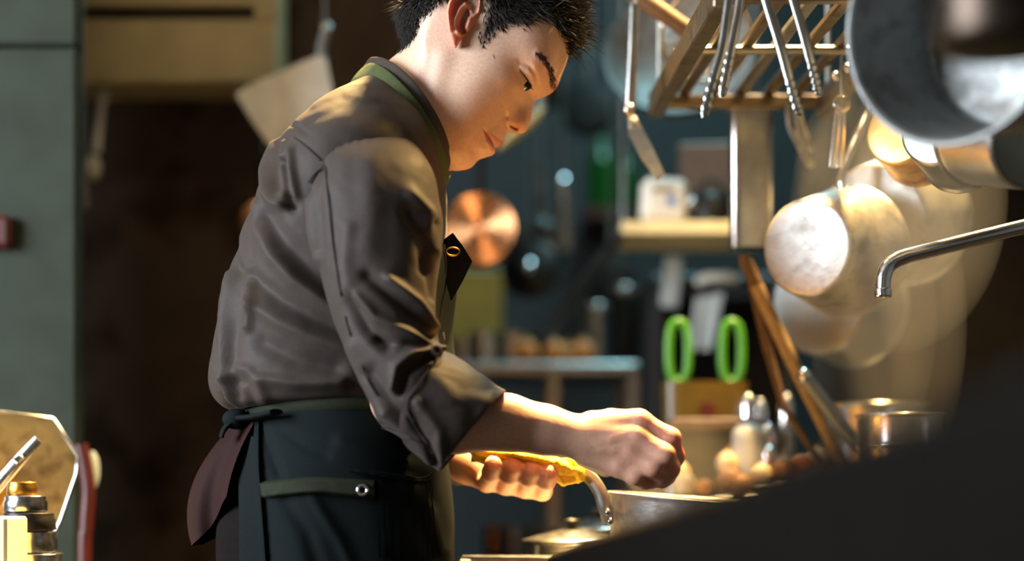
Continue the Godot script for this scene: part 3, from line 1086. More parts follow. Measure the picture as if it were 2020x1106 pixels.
	mb.tube(smooth_path([at(740, 300, 2.20), at(742, 420, 2.235), at(770, 600, 2.25), at(790, 760, 2.235), at(815, 850, 2.215), at(872, 893, 2.175), at(912, 908, 2.150)], 8), [0.02, 0.045, 0.06, 0.066, 0.068, 0.068, 0.068, 0.068, 0.067, 0.066, 0.066, 0.065, 0.065, 0.064, 0.064, 0.063, 0.063, 0.062, 0.062, 0.061, 0.061, 0.06, 0.06, 0.06, 0.06, 0.058, 0.058, 0.056, 0.056, 0.055, 0.054, 0.054, 0.053, 0.052, 0.052, 0.05, 0.048, 0.046, 0.044, 0.042, 0.040, 0.038, 0.036, 0.034, 0.033, 0.032, 0.032, 0.032, 0.032], 32)
	part("sleeve", mb, M.jacket, jacket)
	# --- collar: bands round the leaning neck
	var inner := edge_rings([
		[700, 196, 868, 392, MID, 0.080, 20, 6], [708, 160, 874, 364, MID, 0.077, 28, -2], [716, 138, 880, 346, MID, 0.0745, 32, -8], [723, 122, 883, 334, MID, 0.0725, 36, -14], [728, 121, 882, 331, MID, 0.0705, 37, -14], [734, 127, 878, 334, MID, 0.0680, 36, -12], [732, 160, 868, 360, MID, 0.064, 28, 0]], 8, 120, [], 2.0, 0.0016, nz)
	mb = MB.new()
	mb.start(); mb.grid(inner, true); mb.close()
	note_near(inner)
	part("collar", mb, M.jacket, jacket)
	var fallband := edge_rings([[676, 192, 866, 410, MID, 0.094, 6, 12], [684, 178, 870, 400, MID, 0.090, 10, 6], [692, 170, 872, 385, MID, 0.086, 14, 2], [700, 168, 872, 380, MID, 0.080, 18, 2]], 6, 120, [], 2.0, 0.0016, nz)
	mb = MB.new()
	mb.start(); mb.grid(fallband, true); mb.close()
	part("collar", mb, M.jacket, jacket)
	# --- seams and button
	seam("seam", [574, 268, 600, 286, 640, 324], 0.0011, M.stitch, jacket)
	seam("seam", [640, 324, 648, 400, 656, 480, 668, 560, 684, 640, 704, 700, 722, 745, 748, 790], 0.0010, M.stitch, jacket)
	seam("seam", [640, 324, 612, 350, 603, 372], 0.0010, M.stitch, jacket)
	seam("seam", [868, 700, 832, 748, 797, 797, 820, 842, 850, 884], 0.0013, M.stitch, jacket, 0.0005)
	seam("seam", [988, 775, 962, 812, 925, 868], 0.0010, M.stitch, jacket)
	seam("seam", [748, 842, 776, 850, 812, 866, 846, 882], 0.0010, M.stitch, jacket)
	mb = MB.new()
	var bp := at(860, 692, near_at(858, 696) - 0.006)
	mb.lathe(axis_place(bp, Vector3(0.5, 0.2, 0.85)), [Vector2(0.0, 0.0015), Vector2(0.0030, 0.0015), Vector2(0.0042, 0.0030), Vector2(0.0062, 0.0026), Vector2(0.0066, 0.001), Vector2(0.0060, -0.002), Vector2(0.0, -0.002)], 28)
	part("button", mb, M.stitch, jacket)
	# --- apron
	mb = MB.new()
	var skirt := []
	for r in 90:
		var y := 800.0 + 4.5 * r if r < 74 else lerpf(1133.0, 1840.0, (r - 74) / 15.0)
		var ring := PackedVector3Array()
		var low := smoothstep(800.0, 1040.0, y)
		var xb := lerpf(684.0, 664.0, low)
		var rx := lerpf(190.0, 232.0, low)
		var hz := lerpf(0.158, 0.174, low)
		var left := 501.0 - 3.0 * smoothstep(820.0, 880.0, y) + 8.0 * smoothstep(900.0, 1030.0, y) + 70.0 * smoothstep(1030.0, 1840.0, y)
		var a0 := acos(clampf((left - xb) / rx, -0.98, 0.98))
		for i in 221:
			var a := lerpf(a0, -a0, i / 220.0)
			var fold := 0.004 * sin(a * 8.0 + y * 0.006) * smoothstep(880.0, 1100.0, y)
			var p := Vector2(xb + rx * cos(a), y + (16.0 * smoothstep(-0.3, -1.0, cos(a)) if y < 860 else 0.0))
			var z := hz * signf(sin(a)) * pow(absf(sin(a)), 0.85) + fold * signf(sin(a)) * absf(sin(a))
			if sin(a) > 0.2:
				z += fold_at(apron_folds(), p)
			ring.append(at(p.x, p.y, MID) + Vector3(0, 0, z))
		skirt.append(ring)
	mb.grid(skirt, false)
	near_map.clear()
	note_near(skirt)
	var apron := part("apron", mb, M.apron, root)
	mb = MB.new()
	var wb := []
	for r in 5:
		var row := PackedVector3Array()
		for i in 121:
			var a := lerpf(0.90 * PI, -0.90 * PI, i / 120.0)
			var bulge := 0.0035 * (1.0 if r in [1, 2, 3] else 0.0)
			var y := 792.0 + 7.0 * r + 8.0 * smoothstep(-0.3, -1.0, cos(a)) - 3.0 * cos(a)
			row.append(at(684.0 + (191.0 + bulge * 1659.0) * cos(a), y, MID) + Vector3(0, 0, (0.1585 + bulge) * signf(sin(a)) * pow(absf(sin(a)), 0.85)))
		wb.append(row)
	mb.grid(wb, false)
	part("waist_band", mb, M.olive_web, apron)
	band("side_band", [[512, 950, 516, 984], [560, 945, 562, 979], [620, 940, 621, 974], [680, 943, 680, 979], [738, 947, 739, 984]], 0.009, M.olive_web, apron)
	band("pocket", [[748, 932, 746, 1100], [780, 936, 780, 1100], [830, 940, 834, 1100], [852, 932, 862, 1100]], 0.005, M.apron, apron)
	band("pocket_hem", [[690, 920, 690, 931], [730, 926, 730, 937], [780, 934, 780, 946], [830, 940, 832, 951], [852, 931, 854, 942]], 0.008, M.apron, apron)
	band("side_hem", [[502, 826, 512, 828], [500, 900, 512, 902], [503, 960, 515, 962], [509, 1040, 521, 1042], [516, 1130, 528, 1132]], 0.006, M.apron, apron)
	mb = MB.new()
	var ep := at(715, 966, near_at(715, 966) - 0.012)
	mb.lathe(axis_place(ep, Vector3(0.1, 0.1, 1)), [Vector2(0.0032, 0.0), Vector2(0.0040, 0.0018), Vector2(0.0058, 0.0020), Vector2(0.0068, 0.0008), Vector2(0.0070, -0.001)], 28)
	part("eyelet", mb, M.chrome, apron)
	mb = MB.new()
	var strap := edge_rings([[689, 166, 868, 384, MID, 0.0895, 22, 2], [694, 158, 871, 378, MID, 0.0895, 25, -2], [706, 144, 876, 362, MID, 0.0855, 30, -6], [717, 133, 879, 352, MID, 0.0815, 33, -10], [719, 134, 878, 352, MID, 0.0785, 33, -10]], 6, 120, [], 2.0, 0.0012, nz)
	mb.start(); mb.grid(strap, true); mb.close()
	part("neck_strap", mb, M.neck_web, apron)
	# bib: a cloth on the chest with its top corner standing off
	mb = MB.new()
	var bib := []
	for r in 30:
		var t := r / 29.0
		var y := lerpf(500.0, 800.0, t)
		var row := PackedVector3Array()
		for i in 31:
			var s := i / 30.0 * 2.0 - 1.0
			var x := 893.0 + 5.0 * sin(t * 9.0) - 26.0 * s * s + 6.0 * sin(s * 5.0 + t * 3.0)
			row.append(at(x, y, MID) + Vector3(0, 0, s * 0.125))
		bib.append(row)
	mb.grid(bib, false)
	part("bib", mb, M.apron, apron)
	mb = MB.new()
	var flap := V2([872, 500, 876, 474, 892, 461, 912, 486, 931, 514, 912, 552, 890, 592, 882, 560])
	var fp := PackedVector2Array()
	for p in flap: fp.append(Vector2(p.x - 900, 520 - p.y) / F * 1.98)
	mb.prism(fp, Transform3D(Basis(Vector3.UP, 0.35), at(900, 520, 1.98)), 0.003, 0.001)
	part("bib_flap", mb, M.apron, apron)
	mb = MB.new()
	var ringp := []
	for k in 25:
		var a := TAU * k / 24.0
		ringp.append(at(893 + 13.0 * cos(a), 496 + 8.0 * sin(a), 1.972 + 0.004 * cos(a)))
	mb.tube(ringp, [0.0012], 8)
	part("brass_ring", mb, M.brass, apron)
	# apron knot behind
	mb = MB.new()
	mb.ball(at(466, 826, 1.96), Vector3(0.016, 0.012, 0.018), 14, 10)
	mb.tube(smooth_path([at(470, 824, 1.955), at(445, 842, 1.95), at(436, 862, 1.95)], 6), [0.010, 0.009, 0.008], 10, true, 0.35)
	mb.tube(smooth_path([at(470, 824, 1.955), at(500, 822, 1.925), at(545, 812, 1.89)], 6), [0.009, 0.009, 0.009], 10, true, 0.4)
	part("knot", mb, M.apron, apron)
	# --- trousers and shoes
	mb = MB.new()
	for s in [1.0, -1.0]:
		mb.loft(edge_rings([[520, 850, 800, 850, MID - 0.05 * s, 0.055, 0, 0], [470, 960, 830, 960, MID - 0.058 * s, 0.066, 0, 0], [428, 1040, 835, 1050, MID - 0.062 * s, 0.072, 0, 0], [436, 1150, 810, 1150, MID - 0.07 * s, 0.074, 0, 0], [480, 1350, 760, 1350, MID - 0.08 * s, 0.074, 0, 0], [500, 1700, 730, 1700, MID - 0.09 * s, 0.07, 0, 0], [510, 2100, 690, 2100, MID - 0.09 * s, 0.065, 0, 0], [508, 2440, 690, 2450, MID - 0.09 * s, 0.068, 0, 0]], 5, 48, [], 2.1, 0.003, nz), true)
	part("trousers", mb, M.trousers, root)
	for s in [1.0, -1.0]:
		mb = MB.new()
		var rows := []
		for k in 16:
			var t := k / 15.0
			var ring := PackedVector3Array()
			var hh := lerpf(0.10, 0.055, smoothstep(0.2, 0.8, t)) * (1.0 if k > 0 and k < 15 else 0.5)
			var ww := 0.038 + 0.012 * sin(PI * t) - (0.02 if k in [0, 15] else 0.0)
			for j in 20:
				var a := TAU * j / 20.0
				ring.append(Vector3(base.x - 0.10 + 0.28 * t, maxf(0.001, 0.5 * hh + 0.5 * hh * sin(a) * 1.05), -MID + 0.09 * s + ww * cos(a)))
			rows.append(ring)
		mb.loft(rows, true)
		part("shoe", mb, M.dark_plastic, root)

var _af := []
func apron_folds() -> Array:
	if not _af:
		_af = make_folds([[[540, 840, 560, 880, 585, 935], -0.005, 10.0], [[520, 850, 530, 900, 545, 940], 0.004, 12.0], [[580, 850, 640, 890, 670, 900], -0.003, 12.0], [[700, 880, 780, 905, 850, 925], 0.004, 14.0], [[600, 985, 640, 1040, 660, 1106], -0.004, 14.0], [[650, 980, 700, 1060, 720, 1106], 0.004, 12.0], [[790, 960, 840, 1040, 870, 1106], -0.004, 12.0], [[820, 950, 860, 1010, 880, 1080], 0.005, 10.0]])
	return _af

func band(called: String, spec: Array, thick: float, m: Material, parent: Node3D) -> void:     # a strip laid on the cloth below it
	var rows := []
	for k in spec.size() - 1:
		for j in 10 + (1 if k == spec.size() - 2 else 0):
			var t := j / 10.0
			var q := []
			for c in 4: q.append(cubic_interpolate(spec[k][c], spec[k + 1][c], spec[maxi(k - 1, 0)][c], spec[mini(k + 2, spec.size() - 1)][c], t))
			rows.append(q)
	var grid_ := []
	for q in rows:
		var row := PackedVector3Array()
		for i in 9:
			var t := i / 8.0
			var p := Vector2(q[0], q[1]).lerp(Vector2(q[2], q[3]), t)
			var lift := 0.0015 + thick * (0.0 if i in [0, 8] else 1.0)
			var d := 0.0
			for o in [Vector2(-7, 0), Vector2(7, 0), Vector2(0, 7), Vector2(0, -7), Vector2.ZERO]: d += near_at(p.x + o.x, p.y + o.y)
			row.append(at(p.x, p.y, d / 5.0 - lift))
		grid_.append(row)
	var mb := MB.new()
	mb.grid(grid_, false)
	part(called, mb, m, parent)

func right_arm() -> Array:
	var w := at(1150, 864, 1.898)
	var b := [
		[at(740, 380, 1.92), at(800, 780, 1.90), 0.045, 0.040], [at(800, 790, 1.90), at(900, 830, 1.895), 0.036, 0.036], [at(900, 830, 1.895), at(1000, 833, 1.895), 0.0345, 0.0312], [at(1000, 834, 1.895), at(1075, 848, 1.896), 0.0308, 0.0272], [at(1075, 848, 1.896), w, 0.0270, 0.0232],
		[w, at(1185, 868, 1.900), 0.0235, 0.0240]]
	var mcp := [at(1261, 831, 1.890), at(1255, 861, 1.883), at(1240, 892, 1.884), at(1219, 919, 1.890)]
	var pip := [at(1322, 864, 1.888), at(1311, 897, 1.877), at(1288, 920, 1.877), at(1253, 938, 1.884)]
	var dip := [at(1333, 900, 1.902), at(1323, 924, 1.893), at(1304, 938, 1.893), at(1272, 948, 1.900)]
	var tip := [at(1326, 922, 1.916), at(1319, 940, 1.908), at(1306, 949, 1.908), at(1284, 951, 1.914)]
	var root := [at(1172, 838, 1.894), at(1170, 856, 1.890), at(1166, 876, 1.891), at(1160, 894, 1.896)]
	var r := [[0.0118, 0.0108, 0.0092, 0.0080], [0.0118, 0.0110, 0.0094, 0.0082], [0.0115, 0.0104, 0.0090, 0.0080], [0.0108, 0.0094, 0.0084, 0.0074]]
	for k in 4:
		b.append([root[k], mcp[k], 0.0145, r[k][0] * 1.06])
		b.append([root[k] + Vector3(0, 0, -0.016), mcp[k] + Vector3(-0.012, 0, -0.016), 0.016, 0.012])
		b.append([mcp[k], pip[k], r[k][0], r[k][1]])
		b.append([pip[k], dip[k], r[k][1], r[k][2]])
		b.append([dip[k], tip[k], r[k][2], r[k][3]])
		b.append([mcp[k] + Vector3(0.001, 0.001, 0.005), mcp[k] + Vector3(0.003, 0, 0.005), 0.0078, 0.0070])      # knuckle
	b.append([at(1160, 846, 1.915), at(1215, 850, 1.934), 0.017, 0.0155])       # ball of the thumb
	b.append([at(1215, 850, 1.934), at(1275, 886, 1.938), 0.0135, 0.0115])
	b.append([at(1275, 886, 1.938), at(1310, 926, 1.924), 0.0112, 0.0088])
	b.append([at(1158, 838, 1.905), at(1205, 826, 1.902), 0.0090, 0.0095])
	b.append([at(1205, 826, 1.902), at(1250, 828, 1.896), 0.0095, 0.0100])      # ridge of the first metacarpal
	for v in [[1176, 873, 1205, 868, 1.8735], [1205, 868, 1228, 862, 1.8725], [1186, 884, 1212, 886, 1.8735], [1212, 886, 1234, 878, 1.8735]]:
		b.append([at(v[0], v[1], v[4] + 0.0018), at(v[2], v[3], v[4] + 0.0018), 0.0015, 0.0015])      # veins
	return b

func left_arm() -> Array:
	var b := [[at(750, 400, 2.235), at(790, 760, 2.24), 0.042, 0.038], [at(795, 790, 2.235), at(872, 893, 2.175), 0.034, 0.030], [at(872, 893, 2.175), at(925, 918, 2.145), 0.028, 0.023], [at(925, 918, 2.145), at(960, 935, 2.125), 0.022, 0.020]]
	var xs := [968, 1006, 1044, 1078]
	var ys := [926, 930, 935, 942]
	for k in 4:
		var r: float = [0.0098, 0.0106, 0.0108, 0.0102][k]
		var m := at(xs[k] - 8, ys[k] + 26, 2.105)
		var p := at(xs[k], ys[k] + 6, 2.052)
		var d := at(xs[k] + 5, ys[k] - 10, 2.040)
		var t := at(xs[k] + 9, ys[k] - 24, 2.062)
		b.append([at(955 + k * 8, 935 + k * 3, 2.13), m, 0.014, r * 1.1])
		b.append([m, p, r * 1.08, r])
		b.append([p, d, r, r * 0.92])
		b.append([d, t, r * 0.92, r * 0.8])
	b.append([at(950, 915, 2.135), at(1000, 902, 2.135), 0.014, 0.012])
	b.append([at(1000, 902, 2.135), at(1050, 898, 2.11), 0.0115, 0.0095])
	return b

# ---------------------------------------------------------------- things held
func held() -> void:
	var c0 := at(1372, 986, 2.08)
	var ax := Vector3(0.085, 0.99, 0.02).normalized()
	var bottom := c0 - ax * 0.085
	var t := thing("frying_pan", "worn aluminium saucepan held over the stove by its curved handle", "pan", bottom)
	var tr := axis_place(bottom, ax)
	var mb := MB.new()
	mb.lathe(tr, [Vector2(0, 0), Vector2(0.085, 0), Vector2(0.092, 0.003), Vector2(0.096, 0.010), Vector2(0.1035, 0.080), Vector2(0.106, 0.0845), Vector2(0.1065, 0.0865), Vector2(0.105, 0.0870), Vector2(0.1015, 0.082), Vector2(0.093, 0.010), Vector2(0.085, 0.004), Vector2(0, 0.003)], 72)
	part("pan_body", mb, M.worn_aluminium, t)
	mb = MB.new()
	var hp := smooth_path([at(930, 897, 2.085), at(1040, 908, 2.082), at(1120, 922, 2.075), at(1158, 936, 2.068), at(1182, 966, 2.062), at(1193, 1000, 2.06), at(1202, 1030, 2.062)], 8)
	mb.tube(hp, [0.0085], 12, true, 0.42, Vector3(0, 0, 1))
	part("handle", mb, M.dull_steel, t)
	mb = MB.new()
	for p in [[1199, 1010], [1204, 1028]]:
		mb.ball(at(p[0], p[1], 2.045), Vector3(0.004, 0.004, 0.003), 10, 6)
	part("rivet", mb, M.steel, t)
	# yellow cloth round the handle
	var nz := FastNoiseLite.new()
	nz.frequency = 0.02
	nz.seed = 77
	mb = MB.new()
	mb.loft(edge_rings([[918, 878, 928, 896, 2.080, 0.010, 0, 0], [934, 879, 942, 908, 2.070, 0.022, 0, 0], [980, 881, 985, 914, 2.066, 0.030, 0, 0], [1030, 886, 1032, 918, 2.064, 0.032, 0, 0], [1070, 892, 1076, 930, 2.064, 0.030, 0, 0], [1104, 899, 1112, 955, 2.064, 0.026, 0, 0], [1132, 906, 1140, 953, 2.064, 0.020, 0, 0], [1148, 914, 1152, 944, 2.066, 0.013, 0, 0], [1153, 922, 1154, 936, 2.066, 0.006, 0, 0]], 8, 60,
		make_folds([[[935, 892, 1000, 902, 1060, 918], -0.004, 5.0], [[1000, 896, 1080, 908, 1140, 930], 0.005, 6.0], [[1060, 926, 1100, 938, 1130, 948], -0.005, 6.0], [[1100, 912, 1112, 950], 0.005, 6.0], [[1126, 915, 1134, 948], -0.005, 5.0]]), 2.0, 0.007, nz), true)
	one("dish_cloth", "yellow cloth wrapped round the saucepan handle in the cook's hand", "cloth", mb, M.yellow_cloth, at(1040, 930, 2.08))

# ---------------------------------------------------------------- stove and what stands on it
func steel_pot(called: String, label: String, p: Vector3, ax: Vector3, rb: float, rt: float, h: float, m: Material, lip := 0.004) -> Node3D:
	var t := thing(called, label, "pot", p)
	var mb := MB.new()
	mb.lathe(axis_place(p, ax), [Vector2(0, 0.0), Vector2(rb * 0.45, 0.0), Vector2(rb * 0.9, 0.0008), Vector2(rb * 0.98, 0.004), Vector2(rb, 0.012), Vector2(lerpf(rb, rt, 0.5), h * 0.5), Vector2(rt, h - 0.006), Vector2(rt + lip * 0.4, h - 0.002), Vector2(rt + lip, h), Vector2(rt + lip, h + 0.002), Vector2(rt, h + 0.0025), Vector2(rt - 0.003, h - 0.004), Vector2(rb - 0.003, 0.012), Vector2(rb * 0.9, 0.005), Vector2(0, 0.004)], 64)
	part("pot_body", mb, m, t)
	return t

func stove() -> void:
	var mb := MB.new()
	var x0 := -0.045
	var x1 := 1.35
	var t := thing("stove", "steel kitchen range under the pans", "stove", Vector3((x0 + x1) * 0.5, 0, -2.45))
	mb.box(place(Vector3((x0 + x1) * 0.5, 0.39, -2.45)), Vector3(x1 - x0, 0.78, 0.56), 0.006)
	part("range_body", mb, M.dull_steel, t)
	mb = MB.new()
	mb.box(place(Vector3((x0 + x1) * 0.5, 0.79, -2.45)), Vector3(x1 - x0, 0.02, 0.60), 0.004)
	part("range_top", mb, M.steel, t)
	mb = MB.new()
	mb.box(place(Vector3(0.018, 0.8785, -2.10)), Vector3(0.166, 0.012, 0.12), 0.004)
	mb.box(place(Vector3(0.018, 0.83, -2.155)), Vector3(0.166, 0.10, 0.01), 0.002)
	part("front_rail", mb, M.steel, t)
	mb = MB.new()
	mb.box(place(Vector3(0.76, 0.945, -2.62)), Vector3(1.18, 0.02, 0.28), 0.004)
	part("back_ledge", mb, M.steel, t)
	mb = MB.new()
	mb.box(place(Vector3(0.76, 0.868, -2.74)), Vector3(1.18, 0.135, 0.02), 0.002)
	part("back_panel", mb, M.dull_steel, t)
	# two lidded pots at the rail
	for k in 2:
		var c: Vector3 = [at(1128, 1066, 2.24), at(1178, 1042, 2.42)][k]
		var r: float = [0.060, 0.062][k]
		var p := Vector3(c.x, 0.80, c.z)
		var q := steel_pot("lidded_pot", ["small steel pot with a bright lid, beside the front rail", "small steel pot with a bright lid, behind the lidded pot at the rail"][k], p, Vector3.UP, r - 0.004, r - 0.002, c.y - 0.80, M.steel)
		mb = MB.new()
		mb.lathe(place(c), [Vector2(r + 0.004, -0.002), Vector2(r + 0.005, 0.001), Vector2(r * 0.9, 0.004), Vector2(r * 0.4, 0.012), Vector2(0.012, 0.015), Vector2(0, 0.015)], 56)
		var lid := part("lid", mb, M.steel, q)
		mb = MB.new()
		mb.lathe(place(c), [Vector2(0.006, 0.013), Vector2(0.005, 0.018), Vector2(0.011, 0.023), Vector2(0.010, 0.028), Vector2(0, 0.029)], 24)
		part("knob", mb, M.black_iron, lid)
	# tall canister
	var cp := at(1776, 818, 2.24)
	t = thing("canister", "tall ribbed steel canister with a rolled rim on the stove", "canister", Vector3(cp.x, 0.80, cp.z))
	mb = MB.new()
	var hh := cp.y - 0.80
	mb.lathe(place(Vector3(cp.x, 0.80, cp.z)), [Vector2(0, 0), Vector2(0.052, 0), Vector2(0.055, 0.004), Vector2(0.055, hh - 0.048), Vector2(0.0575, hh - 0.044), Vector2(0.0575, hh - 0.040), Vector2(0.055, hh - 0.036), Vector2(0.055, hh - 0.006), Vector2(0.058, hh - 0.003), Vector2(0.058, hh), Vector2(0.054, hh + 0.001), Vector2(0.052, hh - 0.01), Vector2(0.052, 0.01), Vector2(0, 0.008)], 64)
	part("canister_body", mb, M.steel, t)
	cp = at(1725, 800, 2.52)
	steel_pot("stock_pot", "wide steel stock pot behind the tall ribbed canister", Vector3(cp.x, 0.955, cp.z), Vector3.UP, 0.072, 0.078, cp.y - 0.955, M.steel)
	# utensil jar with a wooden spoon, a spatula and a ladle leaning in it
	var jp := at(1668, 905, 2.36)
	t = thing("utensil_jar", "dark utensil jar holding the wooden spoon and the steel rod", "jar", Vector3(jp.x, 0.80, jp.z))
	mb = MB.new()
	mb.lathe(place(Vector3(jp.x, 0.80, jp.z)), [Vector2(0, 0), Vector2(0.05, 0), Vector2(0.054, 0.004), Vector2(0.056, 0.16), Vector2(0.058, 0.17), Vector2(0.055, 0.172), Vector2(0.052, 0.165), Vector2(0.05, 0.01), Vector2(0, 0.008)], 40)
	part("jar_body", mb, M.black_iron, t)
	t = thing("wooden_spoon", "long wooden spoon with a brown tip leaning out of the utensil jar", "spoon", at(1640, 960, 2.36))
	mb = MB.new()
	mb.tube([at(1492, 562, 2.34), at(1550, 686, 2.35), at(1620, 832, 2.355), at(1655, 905, 2.36), at(1676, 948, 2.36)], [0.0095, 0.0095, 0.0085, 0.0085, 0.0085], 14)
	part("shaft", mb, M.pale_wood, t)
	mb = MB.new()
	mb.tube([at(1466, 503, 2.337), at(1472, 517, 2.338), at(1492, 562, 2.34)], [0.007, 0.0100, 0.0100], 14)
	part("tip", mb, M.wood, t)
	t = thing("wooden_spatula", "slim tan wooden spatula standing behind the brown-tipped spoon", "spatula", at(1650, 960, 2.39))
	mb = MB.new()
	mb.tube([at(1484, 560, 2.39), at(1512, 680, 2.39), at(1545, 800, 2.388), at(1640, 948, 2.375)], [0.010, 0.012, 0.0085, 0.0075], 12, true, 0.6)
	part("blade", mb, M.wood, t)
	t = thing("steel_rod", "round grey steel ladle handle with a shiny end in the utensil jar", "ladle", at(1700, 960, 2.33))
	mb = MB.new()
	mb.tube([at(1588, 742, 2.31), at(1640, 812, 2.325), at(1705, 898, 2.34), at(1722, 922, 2.345)], [0.0098], 20)
	part("shaft", mb, M.dull_steel, t)
	mb = MB.new()
	mb.ball(at(1587, 741, 2.308), Vector3(0.0105, 0.0105, 0.0105), 20, 14)
	part("end_cap", mb, M.chrome, t)
	# the dark sloping guard between the lens and the stove
	mb = MB.new()
	var a := at(1080, 1092, 1.82)
	var b := at(2140, 678, 0.58)
	var dir := (b - a).normalized()
	var side := dir.cross(Vector3.UP).normalized() * -1.0
	if side.x < 0: side = -side
	for k in 1:
		var f0 := Vector3(a.x, 0.0, a.z)
		var f1 := Vector3(b.x, 0.0, b.z)
		var w := side * 0.03
		mb.start()
		var ch := Vector3(0, -0.006, 0)
		mb.quad(a + ch, b + ch, f1, f0)
		mb.quad(a + w + ch, f0 + w, f1 + w, b + w + ch)
		mb.quad(a + side * 0.006, a + side * 0.024, b + side * 0.024, b + side * 0.006)
		mb.quad(a + ch, a + side * 0.006, b + side * 0.006, b + ch)
		mb.quad(a + w + ch, b + w + ch, b + side * 0.024, a + side * 0.024)
		mb.quad(a + ch, f0, f0 + w, a + w + ch)
		mb.quad(b + ch, b + w + ch, f1 + w, f1)
		mb.quad(f0, f1, f1 + w, f0 + w)
	one("counter_guard", "dark sloping guard panel standing along the counter before the stove", "panel", mb, M.dark_paint, Vector3(a.x, 0, a.z))
	# tap over the stove
	t = thing("tap", "chrome swivel tap spout bent down over the stove", "tap", at(2260, 960, 1.98))
	mb = MB.new()
	mb.tube(smooth_path([at(2260, 392, 1.95), at(2020, 447, 1.93), at(1830, 494, 1.925), at(1782, 507, 1.925), at(1755, 522, 1.925), at(1744, 545, 1.925), at(1742, 572, 1.925)], 8), [0.0085], 20)
	part("spout", mb, M.chrome, t)
	mb = MB.new()
	mb.lathe(axis_place(at(1742, 586, 1.925), Vector3.UP), [Vector2(0.0055, 0), Vector2(0.0092, 0.0), Vector2(0.0096, 0.002), Vector2(0.0096, 0.008), Vector2(0.0086, 0.010)], 24)
	part("nozzle", mb, M.chrome, t)
	mb = MB.new()
	mb.tube([at(2260, 388, 1.95), Vector3(at(2260, 0, 1.95).x, 0.801, -2.2)], [0.012], 16)
	part("riser", mb, M.chrome, t)

# ---------------------------------------------------------------- rack and utensils
func up_hook(t: Node3D, p: Vector3, r := 0.0022, top := 2.70) -> void:      # a wire to the ceiling that the thing hangs from
	var mb := MB.new()
	mb.tube([p, Vector3(p.x, top, p.z)], [r], 8)
	part("hanger", mb, M.dull_steel, t)

func wavy_strip(mb: MB, pts: Array, d: float, w0: float, scallop: bool) -> void:
	var path := []
	for p in pts: path.append(at(p[0], p[1], d))
	path = smooth_path(path, 14)
	var rad := []
	for k in path.size():
		var t := float(k) / (path.size() - 1)
		var r := w0 * (0.82 + 0.25 * sin(PI * minf(1.0, t * 1.1)))
		if scallop and t > 0.62:
			r = w0 * (0.85 + 0.28 * absf(sin((t - 0.62) * 42.0))) * (1.0 - 0.45 * smoothstep(0.9, 1.0, t))
		rad.append(r)
	mb.tube(path, rad, 10, true, 0.45, Vector3(0, 0, 1))

